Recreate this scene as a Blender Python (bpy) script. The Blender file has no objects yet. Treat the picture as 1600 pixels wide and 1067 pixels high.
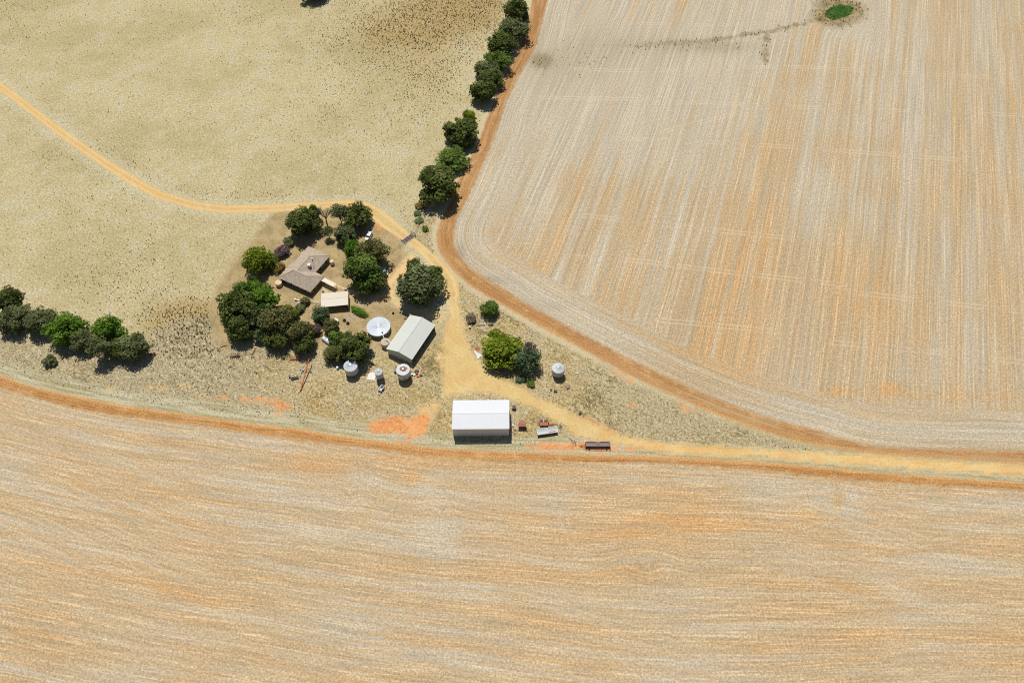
import bpy, bmesh, math, random
import numpy as np
from mathutils import Vector, Matrix

# ------------------------------------------------------------------ camera, sky, sun, exposure
SC = bpy.context.scene
F_PX, PITCH, CAM_H = 1200.0, math.radians(55.0), 245.0
cam_data = bpy.data.cameras.new('camera')
cam_data.sensor_width = 36.0
cam_data.lens = 36.0 * F_PX / 1600.0
cam_data.clip_start = 1.0
cam_data.clip_end = 20000.0
cam = bpy.data.objects.new('camera', cam_data)
SC.collection.objects.link(cam)
cam.location = (0, 0, CAM_H)
cam.rotation_euler = (math.pi / 2 - PITCH, 0, 0)
SC.camera = cam

SUN_EL, SUN_AZ = math.radians(62.0), math.radians(-15.0)
world = bpy.data.worlds.new('World')
SC.world = world
world.use_nodes = True
wn = world.node_tree
wn.nodes.clear()
w_out = wn.nodes.new('ShaderNodeOutputWorld')
w_bg = wn.nodes.new('ShaderNodeBackground')
w_sky = wn.nodes.new('ShaderNodeTexSky')
w_sky.sky_type = 'NISHITA'
w_sky.sun_disc = False
w_sky.sun_elevation = SUN_EL
w_sky.sun_rotation = SUN_AZ
w_sky.dust_density = 0.6
w_bg.inputs['Strength'].default_value = 0.055
wn.links.new(w_sky.outputs[0], w_bg.inputs['Color'])
wn.links.new(w_bg.outputs[0], w_out.inputs['Surface'])

sun_dir = Vector((math.sin(SUN_AZ) * math.cos(SUN_EL), math.cos(SUN_AZ) * math.cos(SUN_EL), math.sin(SUN_EL)))
sun_data = bpy.data.lights.new('sun', 'SUN')
sun_data.energy = 4.0
sun_data.angle = math.radians(0.5)
sun_data.color = (1.0, 0.965, 0.90)
sun = bpy.data.objects.new('sun', sun_data)
SC.collection.objects.link(sun)
sun.rotation_euler = sun_dir.to_track_quat('Z', 'Y').to_euler()
sun.location = sun_dir * 600

SC.view_settings.view_transform = 'Standard'
SC.view_settings.look = 'None'
SC.view_settings.exposure = 0.0
SC.view_settings.gamma = 1.0
SC.view_settings.use_curve_mapping = False
SC.render.engine = 'CYCLES'
SC.cycles.filter_width = 1.1
SC.cycles.use_denoising = False
SC.cycles.max_bounces = 5
SC.cycles.diffuse_bounces = 3
SC.cycles.glossy_bounces = 2
SC.cycles.transmission_bounces = 2

# ------------------------------------------------------------------ surveying: photo pixel (1600 x 1067) -> point on a level plane
SP, CP = math.sin(PITCH), math.cos(PITCH)

def at(px, py, z=0.0):
    dx = (px - 800.0) / F_PX
    dy = -(py - 533.5) / F_PX
    d = Vector((dx, CP + dy * SP, -SP + dy * CP))
    t = (CAM_H - z) / -d.z
    return Vector((d.x * t, d.y * t, z))

def at_np(pts, z=0.0):
    return np.array([at(p[0], p[1], z)[:2] for p in pts])

def px_per_m(p):
    depth = p[1] * CP + (CAM_H - p[2]) * SP
    return F_PX / depth

# ------------------------------------------------------------------ objects
COL = SC.collection

def tag(o, label=None, cat=None, group=None, kind=None):
    if label: o['label'] = label
    if cat: o['category'] = cat
    if group: o['group'] = group
    if kind: o['kind'] = kind
    return o

def empty(name, loc, rz=0.0, label=None, cat=None, group=None):
    o = bpy.data.objects.new(name, None)
    o.empty_display_size = 0.5
    COL.objects.link(o)
    o.location = loc
    o.rotation_euler = (0, 0, rz)
    return tag(o, label, cat, group)

def copy_tree(o, parent=None):
    c = o.copy()
    COL.objects.link(c)
    c.parent = parent
    for ch in o.children:
        copy_tree(ch, c)
    return c

class MB:
    """collects shapes and links them as ONE mesh object"""
    def __init__(self):
        self.v, self.f, self.mi = [], [], []
        self.cur = 0
    def add(self, verts, faces):
        b = len(self.v)
        self.v += [tuple(p) for p in verts]
        self.f += [tuple(i + b for i in f) for f in faces]
        self.mi += [self.cur] * len(faces)
        return self
    def box(self, c, s, rz=0.0, m=None):
        x, y, z = s[0] / 2, s[1] / 2, s[2] / 2
        vs = [Vector(p) for p in ((-x,-y,-z),(x,-y,-z),(x,y,-z),(-x,y,-z),(-x,-y,z),(x,-y,z),(x,y,z),(-x,y,z))]
        M = m if m is not None else Matrix.Rotation(rz, 3, 'Z')
        vs = [M @ v + Vector(c) for v in vs]
        return self.add(vs, [(0,3,2,1),(4,5,6,7),(0,1,5,4),(1,2,6,5),(2,3,7,6),(3,0,4,7)])
    def bar(self, a, b, w, h=None):
        a, b = Vector(a), Vector(b)
        d = b - a
        q = d.to_track_quat('X', 'Z').to_matrix()
        return self.box((a + b) / 2, (d.length, w, h or w), m=q)
    def tube(self, a, b, r0, r1=None, n=10, cap=True):
        a, b = Vector(a), Vector(b)
        r1 = r0 if r1 is None else r1
        q = (b - a).to_track_quat('Z', 'Y').to_matrix()
        vs = []
        for r, p in ((r0, a), (r1, b)):
            for i in range(n):
                t = 2 * math.pi * i / n
                vs.append(q @ Vector((r * math.cos(t), r * math.sin(t), 0)) + p)
        fs = [(i, (i + 1) % n, n + (i + 1) % n, n + i) for i in range(n)]
        if cap:
            fs += [tuple(range(n - 1, -1, -1)), tuple(range(n, 2 * n))]
        return self.add(vs, fs)
    def lathe(self, prof, n=32, c=(0, 0, 0), cap=False):
        c = Vector(c)
        vs = []
        for r, z in prof:
            for i in range(n):
                t = 2 * math.pi * i / n
                vs.append(c + Vector((r * math.cos(t), r * math.sin(t), z)))
        fs = []
        for k in range(len(prof) - 1):
            for i in range(n):
                j = (i + 1) % n
                fs.append((k * n + i, k * n + j, (k + 1) * n + j, (k + 1) * n + i))
        if cap:
            fs += [tuple(range(n - 1, -1, -1)), tuple(range((len(prof) - 1) * n, len(prof) * n))]
        return self.add(vs, fs)
    def prism(self, poly, d):
        """poly: closed ring of points, extruded by vector d"""
        n = len(poly)
        p = [Vector(q) for q in poly]
        d = Vector(d)
        vs = p + [q + d for q in p]
        fs = [tuple(range(n - 1, -1, -1)), tuple(range(n, 2 * n))]
        fs += [(i, (i + 1) % n, n + (i + 1) % n, n + i) for i in range(n)]
        return self.add(vs, fs)
    def build(self, name, mat, parent=None, smooth=False, loc=None, bevel=0.0):
        me = bpy.data.meshes.new(name)
        me.from_pydata(self.v, [], self.f)
        mats = mat if isinstance(mat, (list, tuple)) else [mat]
        for m in mats:
            me.materials.append(m)
        if len(mats) > 1:
            me.polygons.foreach_set('material_index', self.mi)
        bm = bmesh.new()
        bm.from_mesh(me)
        bmesh.ops.recalc_face_normals(bm, faces=bm.faces)
        if bevel > 0:
            bmesh.ops.bevel(bm, geom=list(bm.edges), offset=bevel, segments=2, affect='EDGES', profile=0.6)
        bm.to_mesh(me)
        bm.free()
        if smooth:
            me.polygons.foreach_set('use_smooth', [True] * len(me.polygons))
        o = bpy.data.objects.new(name, me)
        COL.objects.link(o)
        if parent is not None:
            o.parent = parent
        if loc is not None:
            o.location = loc
        return o

# ------------------------------------------------------------------ node maths
class N:
    """a socket with arithmetic"""
    nt = None
    def __init__(self, s): self.s = s
    def __add__(a, b): return M('ADD', a, b)
    def __radd__(a, b): return M('ADD', b, a)
    def __sub__(a, b): return M('SUBTRACT', a, b)
    def __rsub__(a, b): return M('SUBTRACT', b, a)
    def __mul__(a, b): return M('MULTIPLY', a, b)
    def __rmul__(a, b): return M('MULTIPLY', b, a)
    def __truediv__(a, b): return M('DIVIDE', a, b)

def put(sock, v):
    if isinstance(v, N): N.nt.links.new(v.s, sock)
    elif isinstance(v, (tuple, list)) and len(v) == 3 and sock.type == 'RGBA': sock.default_value = (*v, 1)
    else: sock.default_value = v

def M(op, a, b=0.0, c=0.0, clamp=False):
    n = N.nt.nodes.new('ShaderNodeMath')
    n.operation = op
    n.use_clamp = clamp
    put(n.inputs[0], a); put(n.inputs[1], b); put(n.inputs[2], c)
    return N(n.outputs[0])

def step(x, lo, hi, a=0.0, b=1.0):
    n = N.nt.nodes.new('ShaderNodeMapRange')
    n.interpolation_type = 'SMOOTHSTEP'
    put(n.inputs[0], x); put(n.inputs[1], lo); put(n.inputs[2], hi); put(n.inputs[3], a); put(n.inputs[4], b)
    return N(n.outputs[0])

def lin(x, lo, hi, a=0.0, b=1.0):
    n = N.nt.nodes.new('ShaderNodeMapRange')
    put(n.inputs[0], x); put(n.inputs[1], lo); put(n.inputs[2], hi); put(n.inputs[3], a); put(n.inputs[4], b)
    return N(n.outputs[0])

def mix(f, a, b, mode='MIX'):
    n = N.nt.nodes.new('ShaderNodeMix')
    n.data_type = 'RGBA'
    n.blend_type = mode
    put(n.inputs[0], f); put(n.inputs[6], a); put(n.inputs[7], b)
    return N(n.outputs[2])

def mul(col, f):
    n = N.nt.nodes.new('ShaderNodeVectorMath')
    n.operation = 'SCALE'
    put(n.inputs[0], col); put(n.inputs[3], f)
    return N(n.outputs[0])

def vec(x, y, z=0.0):
    n = N.nt.nodes.new('ShaderNodeCombineXYZ')
    put(n.inputs[0], x); put(n.inputs[1], y); put(n.inputs[2], z)
    return N(n.outputs[0])

def noise(v, scale=1.0, detail=2.0, rough=0.5, dist=0.0):
    n = N.nt.nodes.new('ShaderNodeTexNoise')
    n.noise_dimensions = '3D'
    put(n.inputs['Vector'], v)
    n.inputs['Scale'].default_value = scale
    n.inputs['Detail'].default_value = detail
    n.inputs['Roughness'].default_value = rough
    n.inputs['Distortion'].default_value = dist
    return N(n.outputs[0])

def voro(v, scale=1.0):
    n = N.nt.nodes.new('ShaderNodeTexVoronoi')
    put(n.inputs['Vector'], v)
    n.inputs['Scale'].default_value = scale
    return N(n.outputs[0])

def attr(name):
    n = N.nt.nodes.new('ShaderNodeAttribute')
    n.attribute_name = name
    return N(n.outputs['Fac'])

def position():
    g = N.nt.nodes.new('ShaderNodeNewGeometry')
    s = N.nt.nodes.new('ShaderNodeSeparateXYZ')
    N.nt.links.new(g.outputs['Position'], s.inputs[0])
    return N(g.outputs['Position']), N(s.outputs[0]), N(s.outputs[1]), N(s.outputs[2])

def objpos():
    g = N.nt.nodes.new('ShaderNodeTexCoord')
    return N(g.outputs['Object'])

def s2l(c):
    c = c / 255.0
    return c / 12.92 if c <= 0.04045 else ((c + 0.055) / 1.055) ** 2.4

GAIN = (1.22, 1.22, 1.20)          # what sun and sky make of a white level surface

def A(r, g, b):
    """albedo of level ground that the photograph's daylight shows as this 8-bit colour"""
    return (s2l(r) / GAIN[0], s2l(g) / GAIN[1], s2l(b) / GAIN[2])

def new_mat(name):
    m = bpy.data.materials.new(name)
    m.use_nodes = True
    N.nt = m.node_tree
    N.nt.nodes.clear()
    out = N.nt.nodes.new('ShaderNodeOutputMaterial')
    b = N.nt.nodes.new('ShaderNodeBsdfPrincipled')
    N.nt.links.new(b.outputs[0], out.inputs[0])
    return m, b, out

def paint(name, c, rough=0.6, metal=0.0, var=0.12, scale=1.5, rust=None, rust_amt=0.0, rust_scale=0.8, spec=0.3):
    """painted, galvanised or weathered surface: blotchy colour, optional rust of its own shape"""
    m, b, out = new_mat(name)
    P = objpos()
    n1 = noise(P, scale, 4, 0.6)
    n2 = noise(P, scale * 9, 2, 0.6)
    col = mul(c, lin(n1 * 0.7 + n2 * 0.3, 0.25, 0.75, 1 - var, 1 + var))
    if rust is not None:
        r = noise(P, rust_scale, 5, 0.65)
        col = mix(step(r, 0.62 - rust_amt * 0.3, 0.70 - rust_amt * 0.3), col, mul(rust, lin(n2, 0.2, 0.8, 0.6, 1.4)))
    put(b.inputs['Base Color'], col)
    b.inputs['Roughness'].default_value = rough
    b.inputs['Metallic'].default_value = metal
    b.inputs['Specular IOR Level'].default_value = spec
    return m
# ------------------------------------------------------------------ ground survey
def seg_dist(P, line):
    d = np.full(len(P), 1e9)
    for a, b in zip(line[:-1], line[1:]):
        ab = b - a
        t = np.clip(((P - a) @ ab) / max(ab @ ab, 1e-9), 0, 1)
        q = P - a - t[:, None] * ab
        d = np.minimum(d, np.hypot(q[:, 0], q[:, 1]))
    return d

def inside(P, poly):
    r = np.zeros(len(P), bool)
    n = len(poly)
    for i in range(n):
        (x0, y0), (x1, y1) = poly[i], poly[(i + 1) % n]
        if y0 == y1: continue
        c = ((y0 > P[:, 1]) != (y1 > P[:, 1]))
        r ^= c & (P[:, 0] < (x1 - x0) * (P[:, 1] - y0) / (y1 - y0) + x0)
    return r

def poly_sd(P, poly, far=None):
    poly = np.asarray(poly)
    if far is not None:
        lo, hi = poly.min(0) - far, poly.max(0) + far
        k = np.where((P[:, 0] > lo[0]) & (P[:, 0] < hi[0]) & (P[:, 1] > lo[1]) & (P[:, 1] < hi[1]))[0]
        out = np.full(len(P), -far)
        if len(k): out[k] = np.maximum(poly_sd(P[k], poly), -far)
        return out
    d = seg_dist(P, np.vstack([poly, poly[:1]]))
    return np.where(inside(P, poly), d, -d)

def smooth_line(p, it=2):
    p = np.asarray(p, float)
    for _ in range(it):                         # corner cutting
        q = [p[0]]
        for a, b in zip(p[:-1], p[1:]):
            q += [a * .75 + b * .25, a * .25 + b * .75]
        q.append(p[-1])
        p = np.array(q)
    return p

RF_IN = [(950,-250),(880,-60),(855.7,0),(846,44),(837,75),(811,119),(788,167),(779,200),(768,227),(754,260),(740,293),(724,323),(712,346),(709,365),(709,381),(716,399),(736,420),(767,440),(797,457),(820,474),(845,487),(920,527),(945,540),(1035,587),(1135,630),(1210,655),(1260,668),(1305,680),(1340,692),(1375,698),(1450,702),(1600,706),(2400,735)]
RF_OUT = [(915,-250),(850,-60),(830,0),(826,35),(817,62),(806,88),(795,107),(785,125),(772,158),(760,186),(754,204),(745,230),(726,260),(714,283),(706,309),(696,328),(688,346),(681,371),(684,390),(692,402),(705,420),(730,444),(767,467),(780,474),(820,497),(845,512),(889,535),(930,557),(985,588),(1045,615),(1110,645),(1160,662),(1210,680),(1262,695),(1340,706),(1400,712),(1450,715),(1525,721),(1600,724),(2400,770)]
LF_OUT = [(-900,420),(-60,566),(0,586),(40,600),(80,611),(128,620),(180,631),(250,642),(325,651),(400,663),(457,668),(485,672),(525,680),(575,686),(637,695),(712,702),(800,705),(900,709),(975,711),(1050,713),(1125,717),(1200,722),(1300,731),(1400,740),(1500,747),(1600,753),(2500,815)]
LF_IN = [(-900,445),(-60,588),(0,606),(50,620),(112,637),(175,649),(250,656),(325,667),(400,678),(487,690),(575,701),(650,710),(712,717),(800,720),(900,722),(1025,723),(1125,730),(1200,736),(1300,747),(1425,756),(1600,766),(2500,835)]
TRACK = [(-400,-60,2.2),(-120,45,2.2),(0,135,2.2),(37,162,2.2),(75,192,2.2),(120,225,2.3),(175,262,2.4),(210,284,2.5),(250,305,2.4),(300,320,2.4),(350,327,2.5),(400,326.5,2.5),(430,325.5,2.5),(470,322,2.4),(507,320.5,2.3),(530,319,2.5),(555,319,2.7),(572,324,3.0),(588,334,3.2),(605,348,3.2),(622,361,2.8),(637,373,2.5),(652,383,2.3),(667,396,2.4),(680,410,2.7),(692,425,3.0),(701,440,3.3),(705,460,3.4)]
YARD = [(690,430),(690,445),(697,468),(701,492),(695,520),(692,545),(693,571),(691,599),(694,622),(708,616),(760,612),(796,621),(815,629),(840,641),(871,659),(885,668),(898,681),(920,686),(955,691),(1000,700),(1050,708),(1125,712.5),(1200,715),(1300,724),(1450,734),(1600,743),(2500,800),(2500,760),(1600,726),(1450,718),(1340,710),(1200,702),(1118,697),(1046,692),(999,685),(958,675),(911,656),(880,637),(838,619),(810,603),(772,586),(748,567),(735,545),(724,515),(718,477),(713,440),(708,428)]
SANDY = [[(645,393),(651,402),(642,416),(631,432),(618,438),(615,452),(621,474),(640,482),(662,486),(690,489),(694,498),(676,498),(652,488),(625,481),(606,464),(588,470),(576,466),(597,456),(604,439),(614,426),(632,407)],
         [(684,553),(692,556),(693,571),(687,568),(681,559)]]
GARDEN = [(427,331),(460,328),(507,326),(545,326),(566,332),(590,346),(612,362),(628,378),(632,398),(620,425),(612,445),(600,470),(640,490),(672,500),(676,520),(650,560),(600,545),(545,530),(500,545),(470,520),(430,520),(352,548),(336,530),(333,500),(331,480),(336,455),(350,431),(366,409),(385,386),(402,364)]
ORANGE = [[(571,667),(585,656),(603,655),(613,649),(639,653),(650,650),(654,645),(668,648),(671,657),(670,668),(665,677),(659,685),(643,682),(621,677),(603,677),(585,677)],
          [(615,692),(640,688),(645,695),(630,694)],
          [(396,624),(404,621),(414,622),(421,627),(432,623),(456,633),(443,638),(441,649),(433,650),(434,635),(419,630),(399,627)],
          [(336,620),(346,618),(354,622),(345,624)],[(376,624),(388,622),(391,626),(382,629)],
          [(820,698),(855,692),(910,692),(940,697),(995,699),(1008,702),(950,704),(850,702)],
          [(906,651),(935,660),(962,676),(945,673),(925,665)],
          [(1056,629),(1072,634),(1086,645),(1070,641)],[(986,629),(992,631),(991,638),(984,635)],
          [(952,576),(976,584),(962,583)],[(980,590),(992,593),(987,598)],
          [(586,349),(601,356),(600,364),(592,358)],[(632,431),(640,430),(640,437),(630,437)],[(594,463),(604,468),(602,473),(593,468)],
          [(1205,655),(1306,680),(1308,690),(1262,680)]]
PALEP = [[(233,603),(245,604),(260,606),(245,610)],[(304,615),(314,613),(322,617),(308,619)],[(168,604),(180,605),(175,609),(168,607)],
         [(650,650),(655,636),(678,627),(690,628),(683,643),(672,658)],[(278,600),(300,603),(285,606)]]
REEDS = [[(1290,29),(1256,38),(1229,43),(1198,50),(1166,54),(1130,61),(1085,66),(1058,66),(1010,70),(940,72)],[(1198,51),(1196,75),(1195,97)]]
POND = [(1293,19),(1300,13),(1312,9),(1326,10),(1332,13),(1327,22),(1315,27),(1303,31),(1294,27)]
CROSS = [[(1300,453),(1450,470),(1600,487)],[(1300,535),(1450,549),(1620,568)],[(800,325),(870,331),(980,345),(1100,358),(1230,372)],[(1028,500),(1120,508),(1250,522)],
         [(820,152),(1000,155),(1130,162),(1250,168),(1400,173),(1620,181)],[(900,108),(1000,112),(1220,102),(1400,113),(1620,125)],[(980,36),(1100,40),(1180,37)],
         [(880,400),(1000,407),(1100,421),(1320,445)],[(960,216),(1180,226),(1320,236),(1500,250)],[(1040,205),(1180,170)]]
WHEEL = [[(818,730),(838,745),(852,762)],[(700,905),(820,930),(950,975),(1100,1000)],[(60,760),(200,800),(340,850),(480,905)],[(960,1010),(985,960),(990,900)],[(1385,1010),(1395,975),(1388,930)],[(900,770),(880,800),(890,840),(930,880)],[(1215,905),(1330,880),(1420,850),(1600,830)],[(150,1060),(210,1010),(330,1000),(450,1050)],[(655,760),(690,770),(700,800),(680,840)],[(1062,735),(1090,760),(1130,800),(1190,860)],[(562,715),(565,745),(577,775),(600,797)],[(577,715),(580,745),(592,772),(607,787),(640,802)],[(478,800),(474,830),(490,848),(512,853),(545,838),(560,815)],[(488,800),(486,826),(497,842)],
         [(645,750),(610,790),(585,830)],[(1055,810),(1050,870),(1022,950)],[(1290,755),(1270,800),(1245,815)],[(1315,755),(1296,812),(1260,828)],[(860,780),(890,795),(840,870)]]
# soft soil patches: x, y, rx, ry (px), strength
SOIL = [(960,905,120,12,.2),(1180,900,150,14,.15),(1120,960,160,12,.15),(1330,990,150,12,.15),(500,730,150,12,.12),(850,720,120,10,.2),(1000,790,220,8,.15),(380,850,120,8,.12),(685,830,30,40,-.4),(660,760,20,18,-.35),(565,745,28,30,-.3),(870,790,30,25,-.3),(1320,790,25,25,-.35),(1190,775,40,14,-.25),(1500,800,80,20,-.15),(930,120,190,110,-.35),(1400,60,150,80,-.08),(648,745,18,14,.55),(640,715,60,5,.3),(965,825,40,8,.3),(985,888,45,8,.4),(1090,828,55,6,.3),(1400,860,45,7,.45),(1310,782,9,13,.6),(1262,805,22,9,.35),
        (820,815,40,8,.3),(700,805,60,10,.2),(1100,820,260,40,.12),(950,760,200,30,.12),(900,900,220,60,.1),(560,725,160,14,.2),(530,712,80,6,.25),
        (1395,607,22,9,.6),(1312,612,26,9,.5),(1480,618,90,6,.28),(1250,500,190,110,.22),(1370,520,60,90,.15),(1130,400,150,90,.12),(1160,225,60,60,.12),(1350,210,70,60,.12),(1520,190,60,150,.13),
        (815,392,8,6,.4),(840,415,14,10,.2),(880,390,30,30,.18),(1180,560,80,50,.2),(770,362,8,6,.3),(1560,450,40,80,.14)]
GREY = [(480,690,30,12,.15),(960,110,190,90,.14),(1000,65,130,45,.20),(1110,70,90,10,.25),(1140,80,60,10,.15),(1470,120,60,50,.2),(880,110,70,60,.2),(960,225,60,40,.18),(845,95,14,10,.7),(720,395,10,22,.5),(760,438,40,9,.45),(800,470,60,12,.3),(850,500,40,10,.3),
        (1115,480,10,6,.4),(870,480,30,8,.3),(1300,25,40,12,.5),(1300,2,30,6,.7),(400,745,40,12,.25),(250,700,60,10,.2),(340,780,60,8,.25),(900,750,60,20,-.25),(680,765,40,14,-.3),(675,850,30,60,-.2),(1350,780,50,20,-.3),(770,640,90,10,-.1),
        (1560,670,40,14,.25),(860,850,60,50,-.2),(1060,590,140,30,-.15),(860,400,120,60,.08)]
# how thick the tussocks stand, and how rough the grass is
TUSS = [(690,8,105,40,.95),(640,50,75,22,.5),(760,25,30,26,.4),(690,95,60,40,.35),(600,100,70,50,.2),(540,60,70,40,.3),(300,530,60,45,1.0),(320,500,50,30,.7),(260,500,60,30,.35),(200,440,70,40,.3),(560,170,120,60,.2),
        (410,305,40,9,.5),(150,235,60,10,.25),(200,255,40,8,.25),(300,300,60,8,.25),(690,400,20,28,.6),(680,130,50,50,.3),(20,20,40,40,.25),(380,20,60,20,.25),(180,330,80,60,.12),(690,330,30,30,.2)]

def smoothstep(x, a, b):
    t = np.clip((x - a) / (b - a), 0, 1)
    return t * t * (3 - 2 * t)

def axis(lo, hi, st, out_lo, out_hi):
    core = np.arange(lo, hi + st / 2, st)
    def ext(d):
        r, s = [], st
        tot = 0
        while tot < d:
            s *= 1.28
            tot += s
            r.append(tot)
        return np.array(r)
    return np.concatenate([lo - ext(lo - out_lo)[::-1], core, core[-1] + ext(out_hi - core[-1])])

GX = axis(-322, 322, 0.85, -5000, 5000)
GY = axis(24, 436, 0.85, -3000, 7000)
gx, gy = np.meshgrid(GX, GY)
P2 = np.stack([gx.ravel(), gy.ravel()], 1)

rf_in_l, rf_out_l = smooth_line(at_np(RF_IN)), smooth_line(at_np(RF_OUT))
lf_in_l, lf_out_l = smooth_line(at_np(LF_IN)), smooth_line(at_np(LF_OUT))
close_r = at_np([(2400,-500),(1000,-500)])
close_l = np.array([(420.0,-200.0),(-600.0,-200.0)])
a_rf = poly_sd(P2, np.vstack([rf_in_l, close_r]))
a_rs = poly_sd(P2, np.vstack([rf_out_l, close_r]))
a_lf = poly_sd(P2, np.vstack([lf_in_l, close_l]))
a_ls = poly_sd(P2, np.vstack([lf_out_l, close_l]))

tr_w = [(*at(x, y)[:2], w) for x, y, w in TRACK]
a_tr = np.full(len(P2), -60.0)
for (x0, y0, w0), (x1, y1, w1) in zip(tr_w[:-1], tr_w[1:]):
    a, b = np.array((x0, y0)), np.array((x1, y1))
    ab = b - a
    t = np.clip(((P2 - a) @ ab) / (ab @ ab), 0, 1)
    q = P2 - a - t[:, None] * ab
    a_tr = np.maximum(a_tr, (w0 + (w1 - w0) * t) - np.hypot(q[:, 0], q[:, 1]))
a_lane = a_tr.copy()
a_tr = np.maximum(a_tr, poly_sd(P2, at_np(YARD), 60))
a_sa = np.full(len(P2), -12.0)
for p in SANDY: a_sa = np.maximum(a_sa, poly_sd(P2, at_np(p), 12))
a_gd = poly_sd(P2, at_np(GARDEN), 30)
a_or = np.full(len(P2), -8.0)
for p in ORANGE: a_or = np.maximum(a_or, poly_sd(P2, at_np(p), 8))
a_pa = np.full(len(P2), -8.0)
for p in PALEP: a_pa = np.maximum(a_pa, poly_sd(P2, at_np(p), 8))
a_re = np.full(len(P2), 1e3)
for l in REEDS: a_re = np.minimum(a_re, seg_dist(P2, at_np(l)))
a_po = poly_sd(P2, at_np(POND), 60)
a_ct = np.full(len(P2), 1e3)
for l in CROSS: a_ct = np.minimum(a_ct, seg_dist(P2, smooth_line(at_np(l))))
a_wt = np.full(len(P2), 1e3)
for l in WHEEL: a_wt = np.minimum(a_wt, seg_dist(P2, smooth_line(at_np(l))))

# photo pixel of every ground point, for the soft patches
den = P2[:, 1] * CP + CAM_H * SP
vis = den > 5
ppx = 800 + F_PX * P2[:, 0] / np.where(vis, den, 5)
ppy = 533.5 - F_PX * (P2[:, 1] * SP - CAM_H * CP) / np.where(vis, den, 5)
def blobs(lst):
    r = np.zeros(len(P2))
    for x, y, rx, ry, s in lst:
        e = ((ppx - x) / rx) ** 2 + ((ppy - y) / ry) ** 2
        r += s * np.exp(-np.minimum(e, 30) * 0.8) * vis
    return r
a_soil = blobs(SOIL)
a_grey = blobs(GREY)
a_tus = blobs(TUSS)
# rough ungrazed ground: the gully along the lower field, the wedge below the right field, round the sheds
ROUGH = [(0,520),(60,535),(130,548),(235,520),(270,500),(330,492),(345,520),(352,550),(470,525),(545,535),(600,548),(650,562),(684,520),(705,500),(716,470),(700,420),(675,395),(655,385),(640,370),(655,345),(690,330),(700,350),(690,380),(700,410),(780,474),(860,520),(985,590),(1110,648),(1262,696),(1340,706),(1600,726),(1600,755),(1300,733),(1050,715),(800,707),(640,697),(400,665),(180,633),(40,602),(0,590),(-60,568),(-60,505)]
a_ro = poly_sd(P2, at_np(ROUGH), 30)

# row coordinates
row_az = math.atan2(704.0, 1200 * CP + (1200 / math.tan(PITCH) * 0 + 1200 * CP / SP) * 0 + 1714 * SP)
a_ur = P2[:, 0] * math.cos(row_az) - P2[:, 1] * math.sin(row_az)
pc = at(1311, 19)
dp = np.hypot(P2[:, 0] - pc.x, P2[:, 1] - pc.y)
k = np.exp(-np.maximum(dp - 6, 0) / 5.0)
k = np.where(dp > 34, 0, k)
a_ur = a_ur * (1 - k) + dp * k
edge_y = np.interp(P2[:, 0], lf_out_l[:, 0], lf_out_l[:, 1])
xs = P2[:, 0] - at(1040, 900).x
vee = np.sqrt(xs * xs + 900) * np.where(xs < 0, 0.17, 0.13)
edge_n = edge_y - at(900, 709).y
vee_n = vee - vee.min()
tb = smoothstep(a_ls, 4, 110)
a_ul = at(900, 709).y + edge_n * (1 - tb) + vee_n * tb - P2[:, 1]
# places where the machine turned round
for sx_, sy_, rad in ((545, 772, 8.0), (1285, 790, 7.0), (690, 800, 6.0), (1010, 885, 9.0)):
    q = at(sx_, sy_)
    dq = np.hypot(P2[:, 0] - q.x, (P2[:, 1] - q.y) * 1.2)
    kq = np.exp(-(dq / rad) ** 2) * 0.5
    a_ul = a_ul * (1 - kq) + (dq * 1.1 + np.interp(0, [0], [0]) + (a_ul[np.argmin(dq)])) * kq
a_ul = a_ul + 0.5 * np.sin(P2[:, 0] / 23.0 + P2[:, 1] / 31.0) * smoothstep(a_ls, 10, 50) + 0.25 * np.sin(P2[:, 0] / 11.0 - P2[:, 1] / 17.0) * smoothstep(a_ls, 10, 50)
# the second, skew pass that crosses it
a_u3 = -P2[:, 1] * 0.95 - 0.30 * P2[:, 0] + 5.0 * np.sin(P2[:, 0] / 42.0)

ATTRS = dict(rf=a_rf, rs=a_rs, lf=a_lf, ls=a_ls, tr=a_tr, lane=a_lane, sa=a_sa, gd=a_gd, orr=a_or, pa=a_pa, re=a_re, po=a_po, ct=a_ct, wt=a_wt,
             soil=a_soil, grey=a_grey, tus=a_tus, ro=a_ro, ur=a_ur, ul=a_ul, u3=a_u3)

# ------------------------------------------------------------------ ground materials
ST_PALE, ST_STRAW, ST_SOIL = A(210,196,169), A(206,182,143), A(221,173,113)
TILL, TILL2, TILL3 = A(204,150,90), A(176,126,74), A(224,174,114)

def grain(P, sc=1.6):
    return noise(P, sc, 3, 0.75)

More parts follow.
